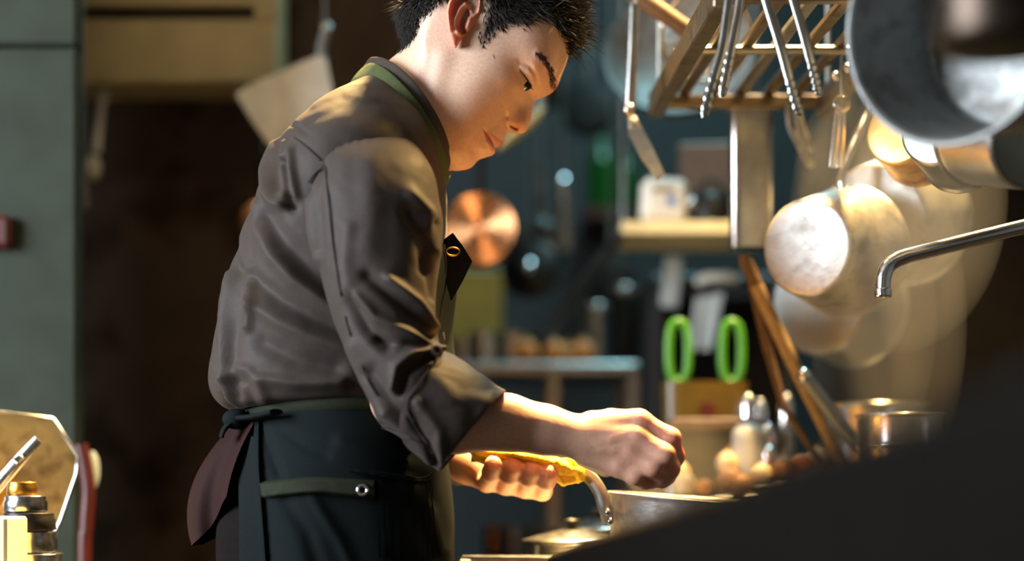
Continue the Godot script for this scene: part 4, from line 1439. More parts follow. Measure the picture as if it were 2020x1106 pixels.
func rack() -> void:
	var dir := Vector3(0.047, 0, 1)
	var y := at(0, 212, 2.4).y
	var t := thing("pot_rack", "slatted steel hanging rack above the stove", "rack", Vector3(0.33, y, -2.15))
	var l := at(1296, 212, 2.4)
	var r := at(1626, 212, 2.4)
	var mb := MB.new()
	mb.box(place((l + r) * 0.5 + Vector3(0, 0.008, 0)), Vector3(r.x - l.x + 0.02, 0.018, 0.020), 0.003)
	part("crossbar", mb, M.rack_metal, t)
	mb = MB.new()
	var off := dir * 0.52
	mb.box(place((l + r) * 0.5 + off + Vector3(0, 0.008, 0)), Vector3(r.x - l.x + 0.02, 0.016, 0.020), 0.003)
	part("crossbar", mb, M.rack_metal, t)
	mb = MB.new()
	mb.box(place((l + r) * 0.5 + dir * 0.26 + Vector3(0, 0.014, 0)), Vector3(r.x - l.x + 0.02, 0.010, 0.014), 0.003)
	part("crossbar", mb, M.dull_steel, t)
	for k in 7:
		var x := lerpf(l.x, r.x, k / 6.0)
		var c := Vector3(x, y + (0.006 if k in [0, 6] else 0.022), -2.4) + dir * 0.26
		var b := Basis(Vector3.UP, atan(0.047))
		mb = MB.new()
		mb.box(Transform3D(b, c), Vector3(0.020 if k in [0, 6] else 0.015, 0.034 if k in [0, 6] else 0.010, 0.56), 0.002)
		part("side_rail" if k in [0, 6] else "slat", mb, M.rack_metal if k != 3 else M.dull_steel, t)
	for q in [[0.0, 0.02], [1.0, 0.02], [0.0, 0.50], [1.0, 0.50]]:
		up_hook(t, Vector3(lerpf(l.x, r.x, q[0]), y + 0.02, -2.4) + dir * q[1], 0.003)
	mb = MB.new()
	for p in [[1648, 150], [1672, 134], [1700, 100]]:
		mb.ball(at(p[0], p[1], 2.19), Vector3(0.006, 0.006, 0.006), 12, 8)
	part("bolt", mb, M.chrome, t)
	# tongs
	var arms := [[[[1446, -70], [1438, 0], [1426, 90], [1412, 140], [1398, 190], [1388, 232]], [[1462, -70], [1460, 0], [1446, 80], [1434, 140], [1424, 192]]], [[[1494, -70], [1512, 0], [1540, 90], [1556, 150], [1568, 195], [1579, 230]], [[1545, -70], [1566, 0], [1586, 66], [1600, 120], [1610, 160], [1616, 190]]]]
	for k in 2:
		var d: float = [1.83, 1.82][k]
		var top := at([1455, 1520][k], -78, d)
		t = thing("kitchen_tongs", ["steel tongs with narrow arms hanging beside the ladle", "steel tongs with wide spread scalloped arms hanging from the rack"][k], "tongs", top, "tongs at the rack")
		for j in 2:
			mb = MB.new()
			wavy_strip(mb, arms[k][j], d + 0.012 * j, 0.0050, true)
			part("arm", mb, M.steel, t)
		mb = MB.new()
		mb.tube([at(arms[k][0][0][0] - 4, -70, d), top, at(arms[k][1][0][0] + 4, -70, d + 0.012)], [0.005], 10)
		part("hinge", mb, M.steel, t)
		up_hook(t, top)
	t = thing("kitchen_tongs", "blurred steel tongs hanging behind the spread scalloped pair", "tongs", at(1565, 205, 2.36), "tongs at the rack")
	for j in 2:
		mb = MB.new()
		wavy_strip(mb, [[[1556, 205], [1562, 250], [1580, 290], [1602, 330]], [[1570, 205], [1580, 250], [1600, 300]]][j], 2.36, 0.006, true)
		part("arm", mb, M.dull_steel, t)
	up_hook(t, at(1563, 206, 2.36), 0.002, y + 0.004)
	# long-handled turner
	t = thing("turner", "long steel turner with a slanted blade hanging beside the wok", "turner", at(1250, 12, 2.28))
	mb = MB.new()
	var hb := [at(1253, 8, 2.28), at(1249, 110, 2.28), at(1243, 214, 2.28)]
	mb.tube(hb, [0.0066], 12, true, 0.45, Vector3(0, 0, 1))
	part("handle", mb, M.steel, t)
	mb = MB.new()
	mb.ball(at(1241, 216, 2.28), Vector3(0.0075, 0.0085, 0.006), 14, 10)
	part("collar", mb, M.steel, t)
	mb = MB.new()
	var bl := PackedVector2Array()
	for p in [[1236, 222], [1248, 220], [1262, 246], [1288, 296], [1314, 350], [1300, 364], [1266, 312], [1240, 262]]:
		bl.append(Vector2(p[0] - 1270, 290 - p[1]) / F * 2.28)
	mb.prism(bl, Transform3D(Basis(Vector3.UP, -0.25) * Basis(Vector3.RIGHT, -0.3), at(1270, 290, 2.28)), 0.004, 0.0012)
	part("blade", mb, M.steel, t)
	up_hook(t, at(1253, 10, 2.28))
	# wok hung with its mouth towards the room
	var wp := at(1338, 112, 2.95)
	var ax := Vector3(-0.12, 0.48, 1).normalized()
	t = thing("wok", "large dark iron wok hanging with its mouth towards the room", "wok", wp - ax * 0.06)
	mb = MB.new()
	mb.lathe(axis_place(wp, ax), [Vector2(0, -0.07), Vector2(0.05, -0.066), Vector2(0.095, -0.045), Vector2(0.125, 0.0), Vector2(0.128, 0.012), Vector2(0.126, 0.013)], 56)
	part("wok_back", mb, M.black_iron, t)
	mb = MB.new()
	mb.lathe(axis_place(wp, ax), [Vector2(0.127, 0.0135), Vector2(0.123, 0.012), Vector2(0.110, -0.016), Vector2(0.07, -0.040), Vector2(0.0, -0.046)], 56)
	part("wok_inside", mb, M.worn_grey, t)
	mb = MB.new()
	mb.tube([wp + Vector3(0.0, 0.115, 0.0), wp + Vector3(0.02, 0.3, -0.01)], [0.012, 0.013], 14)
	part("handle", mb, M.wood, t)
	up_hook(t, wp + Vector3(0.02, 0.3, -0.01))
	# sieve of wire mesh with a wooden handle
	var sp := at(1392, 70, 2.40)
	t = thing("sieve", "round wire sieve with a brown wooden handle hanging above the stove", "sieve", sp)
	mb = MB.new()
	var sax := Vector3(-0.15, -0.35, 1).normalized()
	var st := axis_place(sp, sax)
	mb.lathe(st, [Vector2(0.062, -0.004), Vector2(0.066, 0.0), Vector2(0.062, 0.004), Vector2(0.059, 0.0), Vector2(0.062, -0.004)], 48)
	part("hoop", mb, M.steel, t)
	mb = MB.new()
	for k in 26:
		var path := []
		for j in 9:
			var f := PI * 0.5 * j / 8.0
			path.append(st * Vector3(0.062 * cos(f) * cos(TAU * k / 26.0), -0.055 * sin(f), 0.062 * cos(f) * sin(TAU * k / 26.0)))
		mb.tube(path, [0.0009], 4, false)
	for k in 12:
		var f := PI * 0.5 * (k + 0.5) / 12.5
		var path := []
		for j in 33:
			path.append(st * Vector3(0.062 * cos(f) * cos(TAU * j / 32.0), -0.055 * sin(f), 0.062 * cos(f) * sin(TAU * j / 32.0)))
		mb.tube(path, [0.0009], 4, false)
	part("wire_bowl", mb, M.dull_steel, t)
	mb = MB.new()
	mb.tube([at(1384, 77, 2.34), at(1360, 62, 2.33), at(1244, -18, 2.31), at(1200, -48, 2.30)], [0.007, 0.0115, 0.0125, 0.010], 16)
	part("handle", mb, M.wood, t)
	up_hook(t, at(1205, -46, 2.30))
	# can opener hanging at the rail
	t = thing("can_opener", "steel can opener with two flat arms hanging below the rack rail", "opener", at(1655, 190, 2.16))
	for j in 2:
		mb = MB.new()
		mb.tube([at(1656 + 8 * j, 200, 2.16), at(1652 + 9 * j, 240, 2.16), at(1643 + 14 * j, 330, 2.16)], [0.0042, 0.005, 0.0058], 10, true, 0.4, Vector3(0, 0, 1))
		part("arm", mb, M.chrome, t)
	mb = MB.new()
	mb.lathe(axis_place(at(1660, 206, 2.152), Vector3(0, 0, 1)), [Vector2(0.004, 0), Vector2(0.010, 0.0), Vector2(0.011, 0.002), Vector2(0.010, 0.004), Vector2(0.004, 0.004)], 24)
	part("wheel", mb, M.steel, t)
	up_hook(t, at(1660, 196, 2.16), 0.002, y + 0.016)
	t = thing("rack_hook", "small open steel hook on the rack rail", "hook", at(1722, 130, 2.14))
	mb = MB.new()
	var hk := []
	for k in 22:
		var a := lerpf(-2.2, 2.3, k / 21.0)
		hk.append(at(1724 + 17.0 * cos(a), 131 + 19.0 * sin(a), 2.14))
	mb.tube(hk, [0.0016], 8)
	part("wire", mb, M.chrome, t)
	up_hook(t, hk[0], 0.0014, y + 0.05)
	# narrow container hanging by its rim
	var c := at(1482, 355, 2.42)
	t = thing("steel_container", "tall narrow polished steel container hanging below the rack", "container", at(1482, 488, 2.42))
	mb = MB.new()
	var rows := []
	for k in 10:
		var q := k / 9.0
		var ring := PackedVector3Array()
		var grow := 1.0 + 0.02 * q
		for j in 40:
			var a := TAU * j / 40.0
			var e := Vector2(signf(cos(a)) * pow(absf(cos(a)), 0.35), signf(sin(a)) * pow(absf(sin(a)), 0.6))
			ring.append(c + Vector3(e.x * 0.0305 * grow, lerpf(-0.096, 0.096, q), e.y * 0.018 * grow))
		rows.append(ring)
	mb.loft(rows, true)
	part("container_body", mb, M.steel, t)
	mb = MB.new()
	mb.box(place(c + Vector3(0, 0.097, 0)), Vector3(0.066, 0.004, 0.040), 0.0015)
	part("rim", mb, M.steel, t)
	up_hook(t, c + Vector3(0, 0.098, 0), 0.002, y + 0.002)

func hang_pot(label: String, p: Vector3, ax: Vector3, rb: float, rt: float, h: float, m: Material) -> void:
	ax = ax.normalized()
	var t := steel_pot("hanging_pot", label, p, ax, rb, rt, h, m)
	t.set_meta("group", "pots hanging over the stove")
	var tr := axis_place(p, ax)
	var up := (Vector3.UP - ax * ax.y).normalized()
	var q := p + ax * (h - 0.012) + up * rt
	var e := q + up * 0.10 + ax * 0.02 + Vector3(0.03, 0, 0)
	var mb := MB.new()
	mb.tube(smooth_path([q - up * 0.003, q + up * 0.02 + ax * 0.004, e], 5), [0.0065, 0.0065, 0.007, 0.0075], 10, true, 0.45, ax)
	part("handle", mb, M.steel, t)
	mb = MB.new()
	for s in [-0.008, 0.008]:
		mb.ball(q + ax.cross(up) * s - up * 0.002 , Vector3(0.003, 0.003, 0.003), 8, 6)
	part("rivet", mb, M.chrome, t)
	up_hook(t, e)

func hanging_pots() -> void:
	hang_pot("small worn aluminium pot hanging with its pale scratched bottom turned to the room", at(1590, 487, 2.14), Vector3(0.60, 0.06, -0.80), 0.062, 0.082, 0.115, M.worn_aluminium)
	hang_pot("larger aluminium pot hanging behind the pale-bottomed one", at(1722, 436, 2.27), Vector3(0.575, 0.16, -0.77), 0.076, 0.088, 0.11, M.worn_aluminium)
	hang_pot("dull round pot hanging lowest, under the pale-bottomed pot", at(1612, 592, 2.46), Vector3(0.62, -0.02, -0.78), 0.078, 0.084, 0.11, M.dull_steel)
	hang_pot("small steel saucepan with golden light painted into its colour, hanging above the pale-bottomed pot", at(1772, 256, 2.06), Vector3(0.58, -0.12, -0.80), 0.043, 0.047, 0.07, M.gold_lit_steel)  # its gold is warm light put into the metal colour
	hang_pot("bright banded saucepan hanging next to the smallest saucepan", at(1852, 244, 1.88), Vector3(0.62, -0.18, -0.76), 0.047, 0.052, 0.07, M.dull_steel)
	hang_pot("big steel pot hanging with its mouth turned to the room", at(2010, 60, 1.66), Vector3(-0.72, -0.10, 0.69), 0.098, 0.110, 0.12, M.worn_grey)
	hang_pot("upright dark-bottomed pot hanging closest to the dining side", at(1985, 100, 1.22), Vector3(0.0, 1, 0.0), 0.050, 0.052, 0.12, M.sooty_steel)
	hang_pot("grey pot hanging beneath the big wide-mouthed pot", at(2050, 262, 1.80), Vector3(-0.45, 0.35, -0.82), 0.062, 0.070, 0.08, M.dull_steel)

# ---------------------------------------------------------------- the back of the kitchen
func cup(called: String, label: String, cat: String, p: Vector3, r: float, h: float, m: Material, grp := "") -> void:
	var mb := MB.new()
	mb.lathe(place(p), [Vector2(0, 0), Vector2(r * 0.9, 0), Vector2(r * 0.96, 0.003), Vector2(r, h - 0.003), Vector2(r * 1.05, h), Vector2(r * 0.97, h), Vector2(r * 0.9, 0.006), Vector2(0, 0.005)], 40)
	one(called, label, cat, mb, m, p, grp)

func bottle(called: String, label: String, p: Vector3, r: float, h: float, m: Material, cap: Material) -> void:
	var t := thing(called, label, "bottle", p)
	var mb := MB.new()
	mb.lathe(place(p), [Vector2(0, 0), Vector2(r * 0.9, 0), Vector2(r, 0.005), Vector2(r, h * 0.6), Vector2(r * 0.85, h * 0.7), Vector2(r * 0.35, h * 0.82), Vector2(r * 0.33, h * 0.93), Vector2(0, h * 0.93)], 36)
	part("bottle_body", mb, m, t)
	mb = MB.new()
	mb.lathe(place(p), [Vector2(0, h * 0.92), Vector2(r * 0.42, h * 0.92), Vector2(r * 0.42, h), Vector2(r * 0.35, h * 1.01), Vector2(0, h * 1.01)], 24)
	part("cap", mb, cap, t)

func round_food(called: String, label: String, p: Vector3, r: float, squash: float, m: Material, grp: String, stem := true) -> void:
	var t := thing(called, label, "vegetable", p - Vector3(0, r * squash, 0), grp)
	var mb := MB.new()
	var prof := []
	for k in 15:
		var f := PI * k / 14.0
		prof.append(Vector2(r * sin(f) * (1.0 + 0.06 * sin(3.0 * f)), -r * squash * cos(f) + (r * 0.35 * pow(k / 14.0, 8.0) if stem else 0.0)))
	mb.lathe(axis_place(p, Vector3(rng.randf_range(-0.12, 0.12), 1, rng.randf_range(-0.12, 0.12))), prof, 24)
	part("bulb", mb, m, t)
	if stem:
		mb = MB.new()
		mb.tube([p + Vector3(0, r * squash * 0.9, 0), p + Vector3(0.002, r * squash * 1.7, 0)], [r * 0.2, r * 0.1], 8)
		part("stalk", mb, M.pale_wood, t)

func back_kitchen() -> void:
	var mb := MB.new()
	# steel shelf unit
	var D := 3.35
	var top := at(0, 716, D).y
	var xa := at(836, 0, D).x
	var xb := at(1262, 0, D).x
	var t := thing("shelf_unit", "grey steel shelf unit with open bays behind the cook", "shelf", Vector3((xa + xb) * 0.5, 0, -D - 0.2))
	mb.box(place(Vector3((xa + xb) * 0.5, top - 0.011, -D - 0.2)), Vector3(xb - xa, 0.024, 0.42), 0.004)
	part("top_shelf", mb, M.dull_steel, t)
	for y in [0.62, 0.20]:
		mb = MB.new()
		mb.box(place(Vector3((xa + xb) * 0.5, y, -D - 0.2)), Vector3(xb - xa, 0.02, 0.40), 0.004)
		part("shelf_board", mb, M.dull_steel, t)
	for x in [xa + 0.012, at(1092, 0, D).x, xb - 0.012]:
		for z in [-D - 0.006, -D - 0.39]:
			mb = MB.new()
			mb.box(place(Vector3(x, (top - 0.022) * 0.5, z)), Vector3(0.024, top - 0.024, 0.024), 0.003)
			part("post", mb, M.dull_steel, t)
	for k in 3:
		var p := at([972, 1015, 1062][k], 1030, 3.5)
		cup("steel_bowl", ["small steel bowl on the low board of the shelf unit, by the cook's apron", "middle steel bowl on the low board of the shelf unit", "steel bowl on the low board of the shelf unit, by the centre post"][k], "bowl", Vector3(p.x, 0.631, p.z), 0.021, 0.26, [M.copper, M.steel, M.dull_steel][k], "bowls in the shelf unit")
	# on the unit
	var on := func(px: float, d: float) -> Vector3: return Vector3(at(px, 0, d).x, top + 0.001, -d)
	cup("steel_cup", "shiny steel cup at the edge of the shelf unit top", "cup", on.call(955, 3.42), 0.031, 0.062, M.chrome)
	cup("steel_cup", "dark small cup next to the shiny steel cup", "cup", on.call(908, 3.43), 0.030, 0.052, M.dull_steel)
	cup("steel_bowl", "wide shallow steel bowl behind the onions on the shelf unit", "bowl", on.call(1012, 3.55), 0.055, 0.072, M.steel)
	mb = MB.new()
	var cp: Vector3 = on.call(928, 3.66)
	mb.box(place(cp + Vector3(0, 0.105, 0), Vector3(0, 8, 0)), Vector3(0.125, 0.21, 0.09), 0.003)
	t = thing("carton", "tall mustard yellow carton on the shelf unit behind the cook's chest", "box", cp)
	part("box_body", mb, M.yellow_card, t)
	mb = MB.new()
	mb.box(place(cp + Vector3(0, 0.212, 0), Vector3(0, 8, 0)), Vector3(0.127, 0.006, 0.092), 0.002)
	part("box_lid", mb, M.cream_card, t)
	for k in 4:
		var q: Vector3 = on.call([1040, 1094, 1150, 1122][k], [3.40, 3.42, 3.41, 3.50][k])
		round_food("onion", ["round amber onion nearest the shallow bowl", "amber onion in the middle of the row on the shelf unit", "amber onion at the end of the row on the shelf unit", "amber onion lying behind the row on the shelf unit"][k], q + Vector3(0, 0.022, 0), 0.025, 0.88, M.orange_skin, "onions on the shelf unit")
	# pans on the wall behind
	t = thing("hanging_pan", "copper-bottomed frying pan hanging beside the cook's chest", "pan", at(946, 450, 3.0))
	var px := axis_place(at(946, 450, 3.0), Vector3(-0.06, 0.03, 1))
	mb = MB.new()
	var prof := [Vector2(0.0, 0.0)]
	for k in 46:
		var r := 0.0620 * (k + 1) / 46.0
		for twice in 2: prof.append(Vector2(r, 0.00045 * (k % 2) - 0.0006 * (r / 0.0620)))      # turned grooves, each with sharp edges
	prof.append_array([Vector2(0.0635, -0.003), Vector2(0.066, -0.03), Vector2(0.068, -0.035), Vector2(0.064, -0.034), Vector2(0.060, -0.006), Vector2(0, -0.005)])
	mb.lathe(px, prof, 72)
	part("pan_body", mb, M.copper, t)
	mb = MB.new()
	mb.tube([at(946, 380, 3.02), at(950, 260, 3.03)], [0.008, 0.009], 12, true, 0.5, Vector3(0, 0, 1))
	part("handle", mb, M.black_iron, t)
	up_hook(t, at(950, 262, 3.03))
	t = thing("saucepan_cover", "dark round pot lid hanging beside the copper-bottomed pan", "cover", at(1046, 532, 3.5))
	mb = MB.new()
	mb.lathe(axis_place(at(1046, 532, 3.5), Vector3(-0.2, 0.15, 1)), [Vector2(0.060, -0.004), Vector2(0.061, 0.0), Vector2(0.054, 0.004), Vector2(0.02, 0.014), Vector2(0, 0.015)], 48)
	part("lid_disc", mb, M.black_iron, t)
	mb = MB.new()
	mb.lathe(axis_place(at(1046, 532, 3.5), Vector3(-0.2, 0.15, 1)), [Vector2(0.006, 0.014), Vector2(0.006, 0.022), Vector2(0.013, 0.026), Vector2(0.012, 0.032), Vector2(0, 0.033)], 24)
	part("knob", mb, M.chrome, t)
	up_hook(t, at(1046, 480, 3.505))
	t = thing("hanging_pan", "small steel pan hanging above the dark pot lid", "pan", at(1066, 475, 3.62))
	mb = MB.new()
	mb.lathe(axis_place(at(1066, 475, 3.62), Vector3(-0.35, 0.3, 1)), [Vector2(0, 0), Vector2(0.045, 0.0), Vector2(0.05, -0.004), Vector2(0.054, -0.03), Vector2(0.05, -0.03), Vector2(0, -0.004)], 40)
	part("pan_body", mb, M.steel, t)
	mb = MB.new()
	mb.tube([at(1070, 430, 3.62), at(1062, 330, 3.62)], [0.007, 0.008], 10)
	part("handle", mb, M.steel, t)
	up_hook(t, at(1062, 332, 3.62))
	t = thing("ladle", "polished steel ladle hanging in front of the dark back wall", "ladle", at(1112, 500, 3.55))
	mb = MB.new()
	mb.tube([at(1112, 372, 3.55), at(1112, 430, 3.55), at(1112, 498, 3.55)], [0.012, 0.019, 0.020], 18)
	part("shaft", mb, M.steel, t)
	mb = MB.new()
	mb.ball(at(1110, 361, 3.55), Vector3(0.017, 0.017, 0.017), 20, 14)  # ball added only to catch a round glint, no real ladle part
	part("knob", mb, M.chrome, t)
	up_hook(t, at(1110, 350, 3.55))
	t = thing("whisk_handle", "grey steel whisk hanging next to the polished ladle", "whisk", at(1068, 440, 3.7))
	mb = MB.new()
	mb.tube([at(1066, 392, 3.7), at(1068, 420, 3.7)], [0.012, 0.014], 14)
	part("grip", mb, M.steel, t)
	mb = MB.new()
	for k in 6:
		var a := TAU * k / 6.0
		mb.tube(smooth_path([at(1068, 418, 3.7), at(1068, 460, 3.7) + Vector3(0.022 * cos(a), 0, 0.022 * sin(a)), at(1068, 500, 3.7)], 6), [0.0012], 5)
	part("wires", mb, M.chrome, t)
	up_hook(t, at(1066, 393, 3.7))
	t = thing("flour_scoop", "metal scoop with cream light painted into its colour, hanging behind the cook's nose", "scoop", at(1030, 270, 3.0))
	mb = MB.new()
	var sb := []
	for k in 12:
		var q := k / 11.0
		var cc := at(lerpf(985, 1072, q), lerpf(284, 224, q), 3.0)
		var rr := 0.030 * sqrt(maxf(0.02, 1.0 - pow(absf(q - 0.5) * 2.0, 3.0)))
		var ring := PackedVector3Array()
		for j in 20:
			var a := TAU * j / 20.0
			ring.append(cc + Vector3(0.58 * rr * cos(a), 0.81 * rr * cos(a), rr * sin(a)))
		sb.append(ring)
	mb.loft(sb, true)
	part("scoop_bowl", mb, M.cream_card, t)  # cream colour stands in for the light on the metal
	mb = MB.new()
	mb.tube([at(1064, 226, 3.0), at(1068, 198, 3.0), at(1072, 150, 3.0)], [0.011, 0.012, 0.008], 14)
	part("handle", mb, M.steel, t)
	up_hook(t, at(1072, 151, 3.0))
	# more hanging and standing things in the dark behind
	var dark := [[1160, 210, 3.85, 0.062, "dark iron pan hanging high on the back wall by the wok"], [1092, 165, 3.9, 0.050, "small dark iron pan hanging next to the larger dark one"], [1205, 545, 3.75, 0.055, "dark iron pan hanging below the red-brown wall shelf"]]
	for k in dark:
		var q := at(k[0], k[1], k[2])
		t = thing("hanging_pan", k[4], "pan", q)
		mb = MB.new()
		mb.lathe(axis_place(q, Vector3(-0.15, 0.1, 1)), [Vector2(0, 0), Vector2(k[3] * 0.86, 0.0), Vector2(k[3] * 0.95, -0.005), Vector2(k[3], -0.03), Vector2(k[3] * 0.94, -0.03), Vector2(0, -0.004)], 40)
		part("pan_body", mb, M.black_iron, t)
		mb = MB.new()
		mb.tube([q + Vector3(0, k[3] * 0.95, -0.02), q + Vector3(0.005, k[3] + 0.10, -0.02)], [0.007, 0.008], 10)
		part("handle", mb, M.dull_steel, t)
		up_hook(t, q + Vector3(0.005, k[3] + 0.10, -0.02))
	var tins := [[1178, 3.58, 0.030, 0.13, "grey storage tin on the shelf unit beside the onions"], [1232, 3.60, 0.032, 0.17, "taller dark storage tin at the end of the shelf unit"]]
	for k in tins:
		var q: Vector3 = on.call(k[0], k[1])
		t = thing("storage_tin", k[4], "tin", q)
		mb = MB.new()
		mb.lathe(place(q), [Vector2(0, 0), Vector2(k[2] * 0.97, 0), Vector2(k[2], 0.003), Vector2(k[2], k[3]), Vector2(k[2] * 0.97, k[3])], 36)
		part("tin_body", mb, M.dull_steel if k[2] < 0.031 else M.black_iron, t)
		mb = MB.new()
		mb.lathe(place(q), [Vector2(k[2] * 1.03, k[3] - 0.012), Vector2(k[2] * 1.03, k[3] + 0.004), Vector2(k[2] * 0.9, k[3] + 0.008), Vector2(0, k[3] + 0.009)], 36)
		part("lid", mb, M.steel, t)
	# wall shelf with bottles
	var y2 := at(0, 408, 4.1).y
	mb = MB.new()
	mb.box(place(Vector3(at(1205, 0, 4.1).x, y2 - 0.014, -4.3)), Vector3(0.13, 0.028, 0.40), 0.003)
	one("wall_shelf", "short red-brown wooden shelf on the dark back wall", "shelf", mb, M.red_plastic, Vector3(at(1205, 0, 4.1).x, y2 - 0.028, -4.3))
	bottle("glass_bottle", "dark green glass bottle on the red-brown wall shelf", Vector3(at(1186, 0, 4.2).x, y2 + 0.001, -4.2), 0.036, 0.20, M.green_glass, M.green_plastic)
	bottle("glass_bottle", "second green glass bottle, on the wall shelf beside the first", Vector3(at(1232, 0, 4.22).x, y2 + 0.001, -4.22), 0.032, 0.17, M.green_glass, M.dark_plastic)
	# shelf with the white carton
	var D2 := 2.98
	var ys := at(0, 436, D2).y
	var xl := at(1226, 0, D2).x
	var xr := at(1530, 0, D2).x
	t = thing("hanging_shelf", "cream-edged shelf carrying a white packet and a black kettle", "shelf", Vector3((xl + xr) * 0.5, ys, -D2 - 0.1))
	mb = MB.new()
	mb.box(place(Vector3((xl + xr) * 0.5, ys - 0.012, -D2 - 0.1)), Vector3(xr - xl, 0.022, 0.22), 0.003)
	part("board", mb, M.cream_card, t)
	mb = MB.new()
	mb.tube([at(1232, 452, D2 + 0.01), at(1110, 612, D2 + 0.28), at(1080, 650, D2 + 0.35)], [0.011], 12)
	part("strut", mb, M.dull_steel, t)
	up_hook(t, Vector3(xl + 0.015, ys, -D2 - 0.19), 0.004)
	up_hook(t, Vector3(xr - 0.01, ys, -D2 - 0.19), 0.004)
	var wp := Vector3(at(1309, 0, D2 + 0.03).x, ys, -D2 - 0.03)
	t = thing("packet", "white square packet with ochre and blue print on the shelf", "packet", wp)
	mb = MB.new()
	mb.box(place(wp + Vector3(0, 0.039, 0), Vector3(0, 6, -3)), Vector3(0.078, 0.076, 0.045), 0.010)
	part("packet_body", mb, M.white_card, t)
	mb = MB.new()
	mb.box(place(wp + Vector3(-0.002, 0.056, 0.0235), Vector3(0, 6, -3)), Vector3(0.038, 0.010, 0.0012))
	part("ochre_print", mb, M.ochre_print, t)
	mb = MB.new()
	mb.box(place(wp + Vector3(0.012, 0.036, 0.0225), Vector3(0, 6, -3)), Vector3(0.016, 0.015, 0.0012))
	part("blue_print", mb, M.blue_print, t)
	var kp := Vector3(at(1402, 0, D2 + 0.05).x, ys, -D2 - 0.05)
	t = thing("kettle", "small black kettle with a shiny knob beside the white packet", "kettle", kp)
	mb = MB.new()
	mb.lathe(place(kp), [Vector2(0, 0), Vector2(0.032, 0), Vector2(0.036, 0.006), Vector2(0.034, 0.035), Vector2(0.022, 0.056), Vector2(0.0, 0.06)], 40)
	part("kettle_body", mb, M.black_iron, t)
	mb = MB.new()
	mb.ball(kp + Vector3(-0.036, 0.036, 0.022), Vector3(0.0085, 0.0085, 0.0085), 16, 12)
	part("spout_tip", mb, M.chrome, t)
	mb = MB.new()
	mb.tube(smooth_path([kp + Vector3(-0.025, 0.05, 0), kp + Vector3(0.0, 0.082, 0), kp + Vector3(0.03, 0.045, 0)], 8), [0.003], 8)
	part("handle", mb, M.black_iron, t)
	mb = MB.new()
	mb.box(place(Vector3(at(1395, 0, 3.14).x, ys + 0.082, -3.14), Vector3(0, -10, 0)), Vector3(0.10, 0.162, 0.05), 0.004)
	one("carton", "tan cardboard box standing behind the black kettle", "box", mb, M.wood, Vector3(at(1395, 0, 3.14).x, ys, -3.14))
	mb = MB.new()
	mb.lathe(place(Vector3(at(1476, 0, 3.05).x, ys, -3.05)), [Vector2(0, 0), Vector2(0.032, 0), Vector2(0.033, 0.003), Vector2(0.033, 0.10), Vector2(0.028, 0.112), Vector2(0, 0.112)], 36)
	one("spice_tin", "dark round spice tin on the shelf beyond the kettle", "tin", mb, M.dark_plastic, Vector3(at(1476, 0, 3.05).x, ys, -3.05))
	# the dark cooker below that shelf
	var ox := 0.392
	t = thing("oven", "black countertop oven below the hanging shelf", "oven", Vector3(ox, 0, -3.4))
	mb = MB.new()
	mb.box(place(Vector3(ox, 0.685, -3.4)), Vector3(0.27, 1.37, 0.36), 0.01)
	part("oven_body", mb, M.dark_plastic, t)
	mb = MB.new()
	mb.box(place(Vector3(ox, 1.20, -3.215)), Vector3(0.22, 0.25, 0.012), 0.004)
	part("oven_door", mb, M.dark_paint, t)
	mb = MB.new()
	mb.tube([at(1378, 556, 3.18), at(1392, 548, 3.165), at(1436, 546, 3.165), at(1450, 552, 3.18)], [0.010], 12)
	part("handle", mb, M.white_plastic, t)
	mb = MB.new()
	mb.box(place(at(1325, 556, 3.19), Vector3(0, 0, -6)), Vector3(0.034, 0.095, 0.014), 0.003)
	one("recipe_card", "blue-grey card clipped on the black oven", "card", mb, M.pale_cloth, at(1325, 608, 3.19))
	# cloth hanging over the oven handle
	mb = MB.new()
	var rows := []
	for k in 12:
		var q := k / 11.0
		var row := PackedVector3Array()
		for j in 13:
			var s := j / 12.0
			row.append(at(lerpf(1372, 1414, s) - 10.0 * q + 14.0 * (1.0 - q) * s, lerpf(588, 690, q) - 12.0 * s * (1.0 - q), 3.14) + Vector3(0, 0, 0.008 * sin(s * 9.0) * q))
		rows.append(row)
	var back := []
	for r in rows:
		var b := PackedVector3Array()
		for p in r: b.append(p + Vector3(0, 0, -0.005))
		back.append(b)
	mb.grid(rows, false)
	mb.grid(back, false)
	one("tea_towel", "pale towel strip hanging between the two green scissors", "towel", mb, M.pale_cloth, at(1392, 690, 3.14))
	# amber tub with green scissors on the back ledge
	var L := 0.956
	var ap := Vector3(at(1390, 0, 2.70).x, L, -2.70)
	t = thing("utensil_tub", "amber plastic tub holding two pairs of green scissors", "tub", ap)
	mb = MB.new()
	rows = []
	for k in 8:
		var q: float = [0.0, 0.0, 0.5, 1.0, 1.0, 0.97, 0.5, 0.05][k]
		var sc: float = [0.85, 0.97, 0.985, 1.0, 0.95, 0.92, 0.92, 0.9][k]
		var ring := PackedVector3Array()
		for j in 40:
			var a := TAU * j / 40.0
			ring.append(ap + Vector3(signf(cos(a)) * pow(absf(cos(a)), 0.5) * 0.066 * sc, q * 0.178, signf(sin(a)) * pow(absf(sin(a)), 0.5) * 0.035 * sc))
		rows.append(ring)
	mb.loft(rows, true)
	part("tub_body", mb, M.amber_plastic, t)
	mb = MB.new()
	mb.box(place(ap + Vector3(0.0, 0.12, 0.037)), Vector3(0.02, 0.05, 0.002), 0.0005)
	part("red_label", mb, M.red_plastic, t)
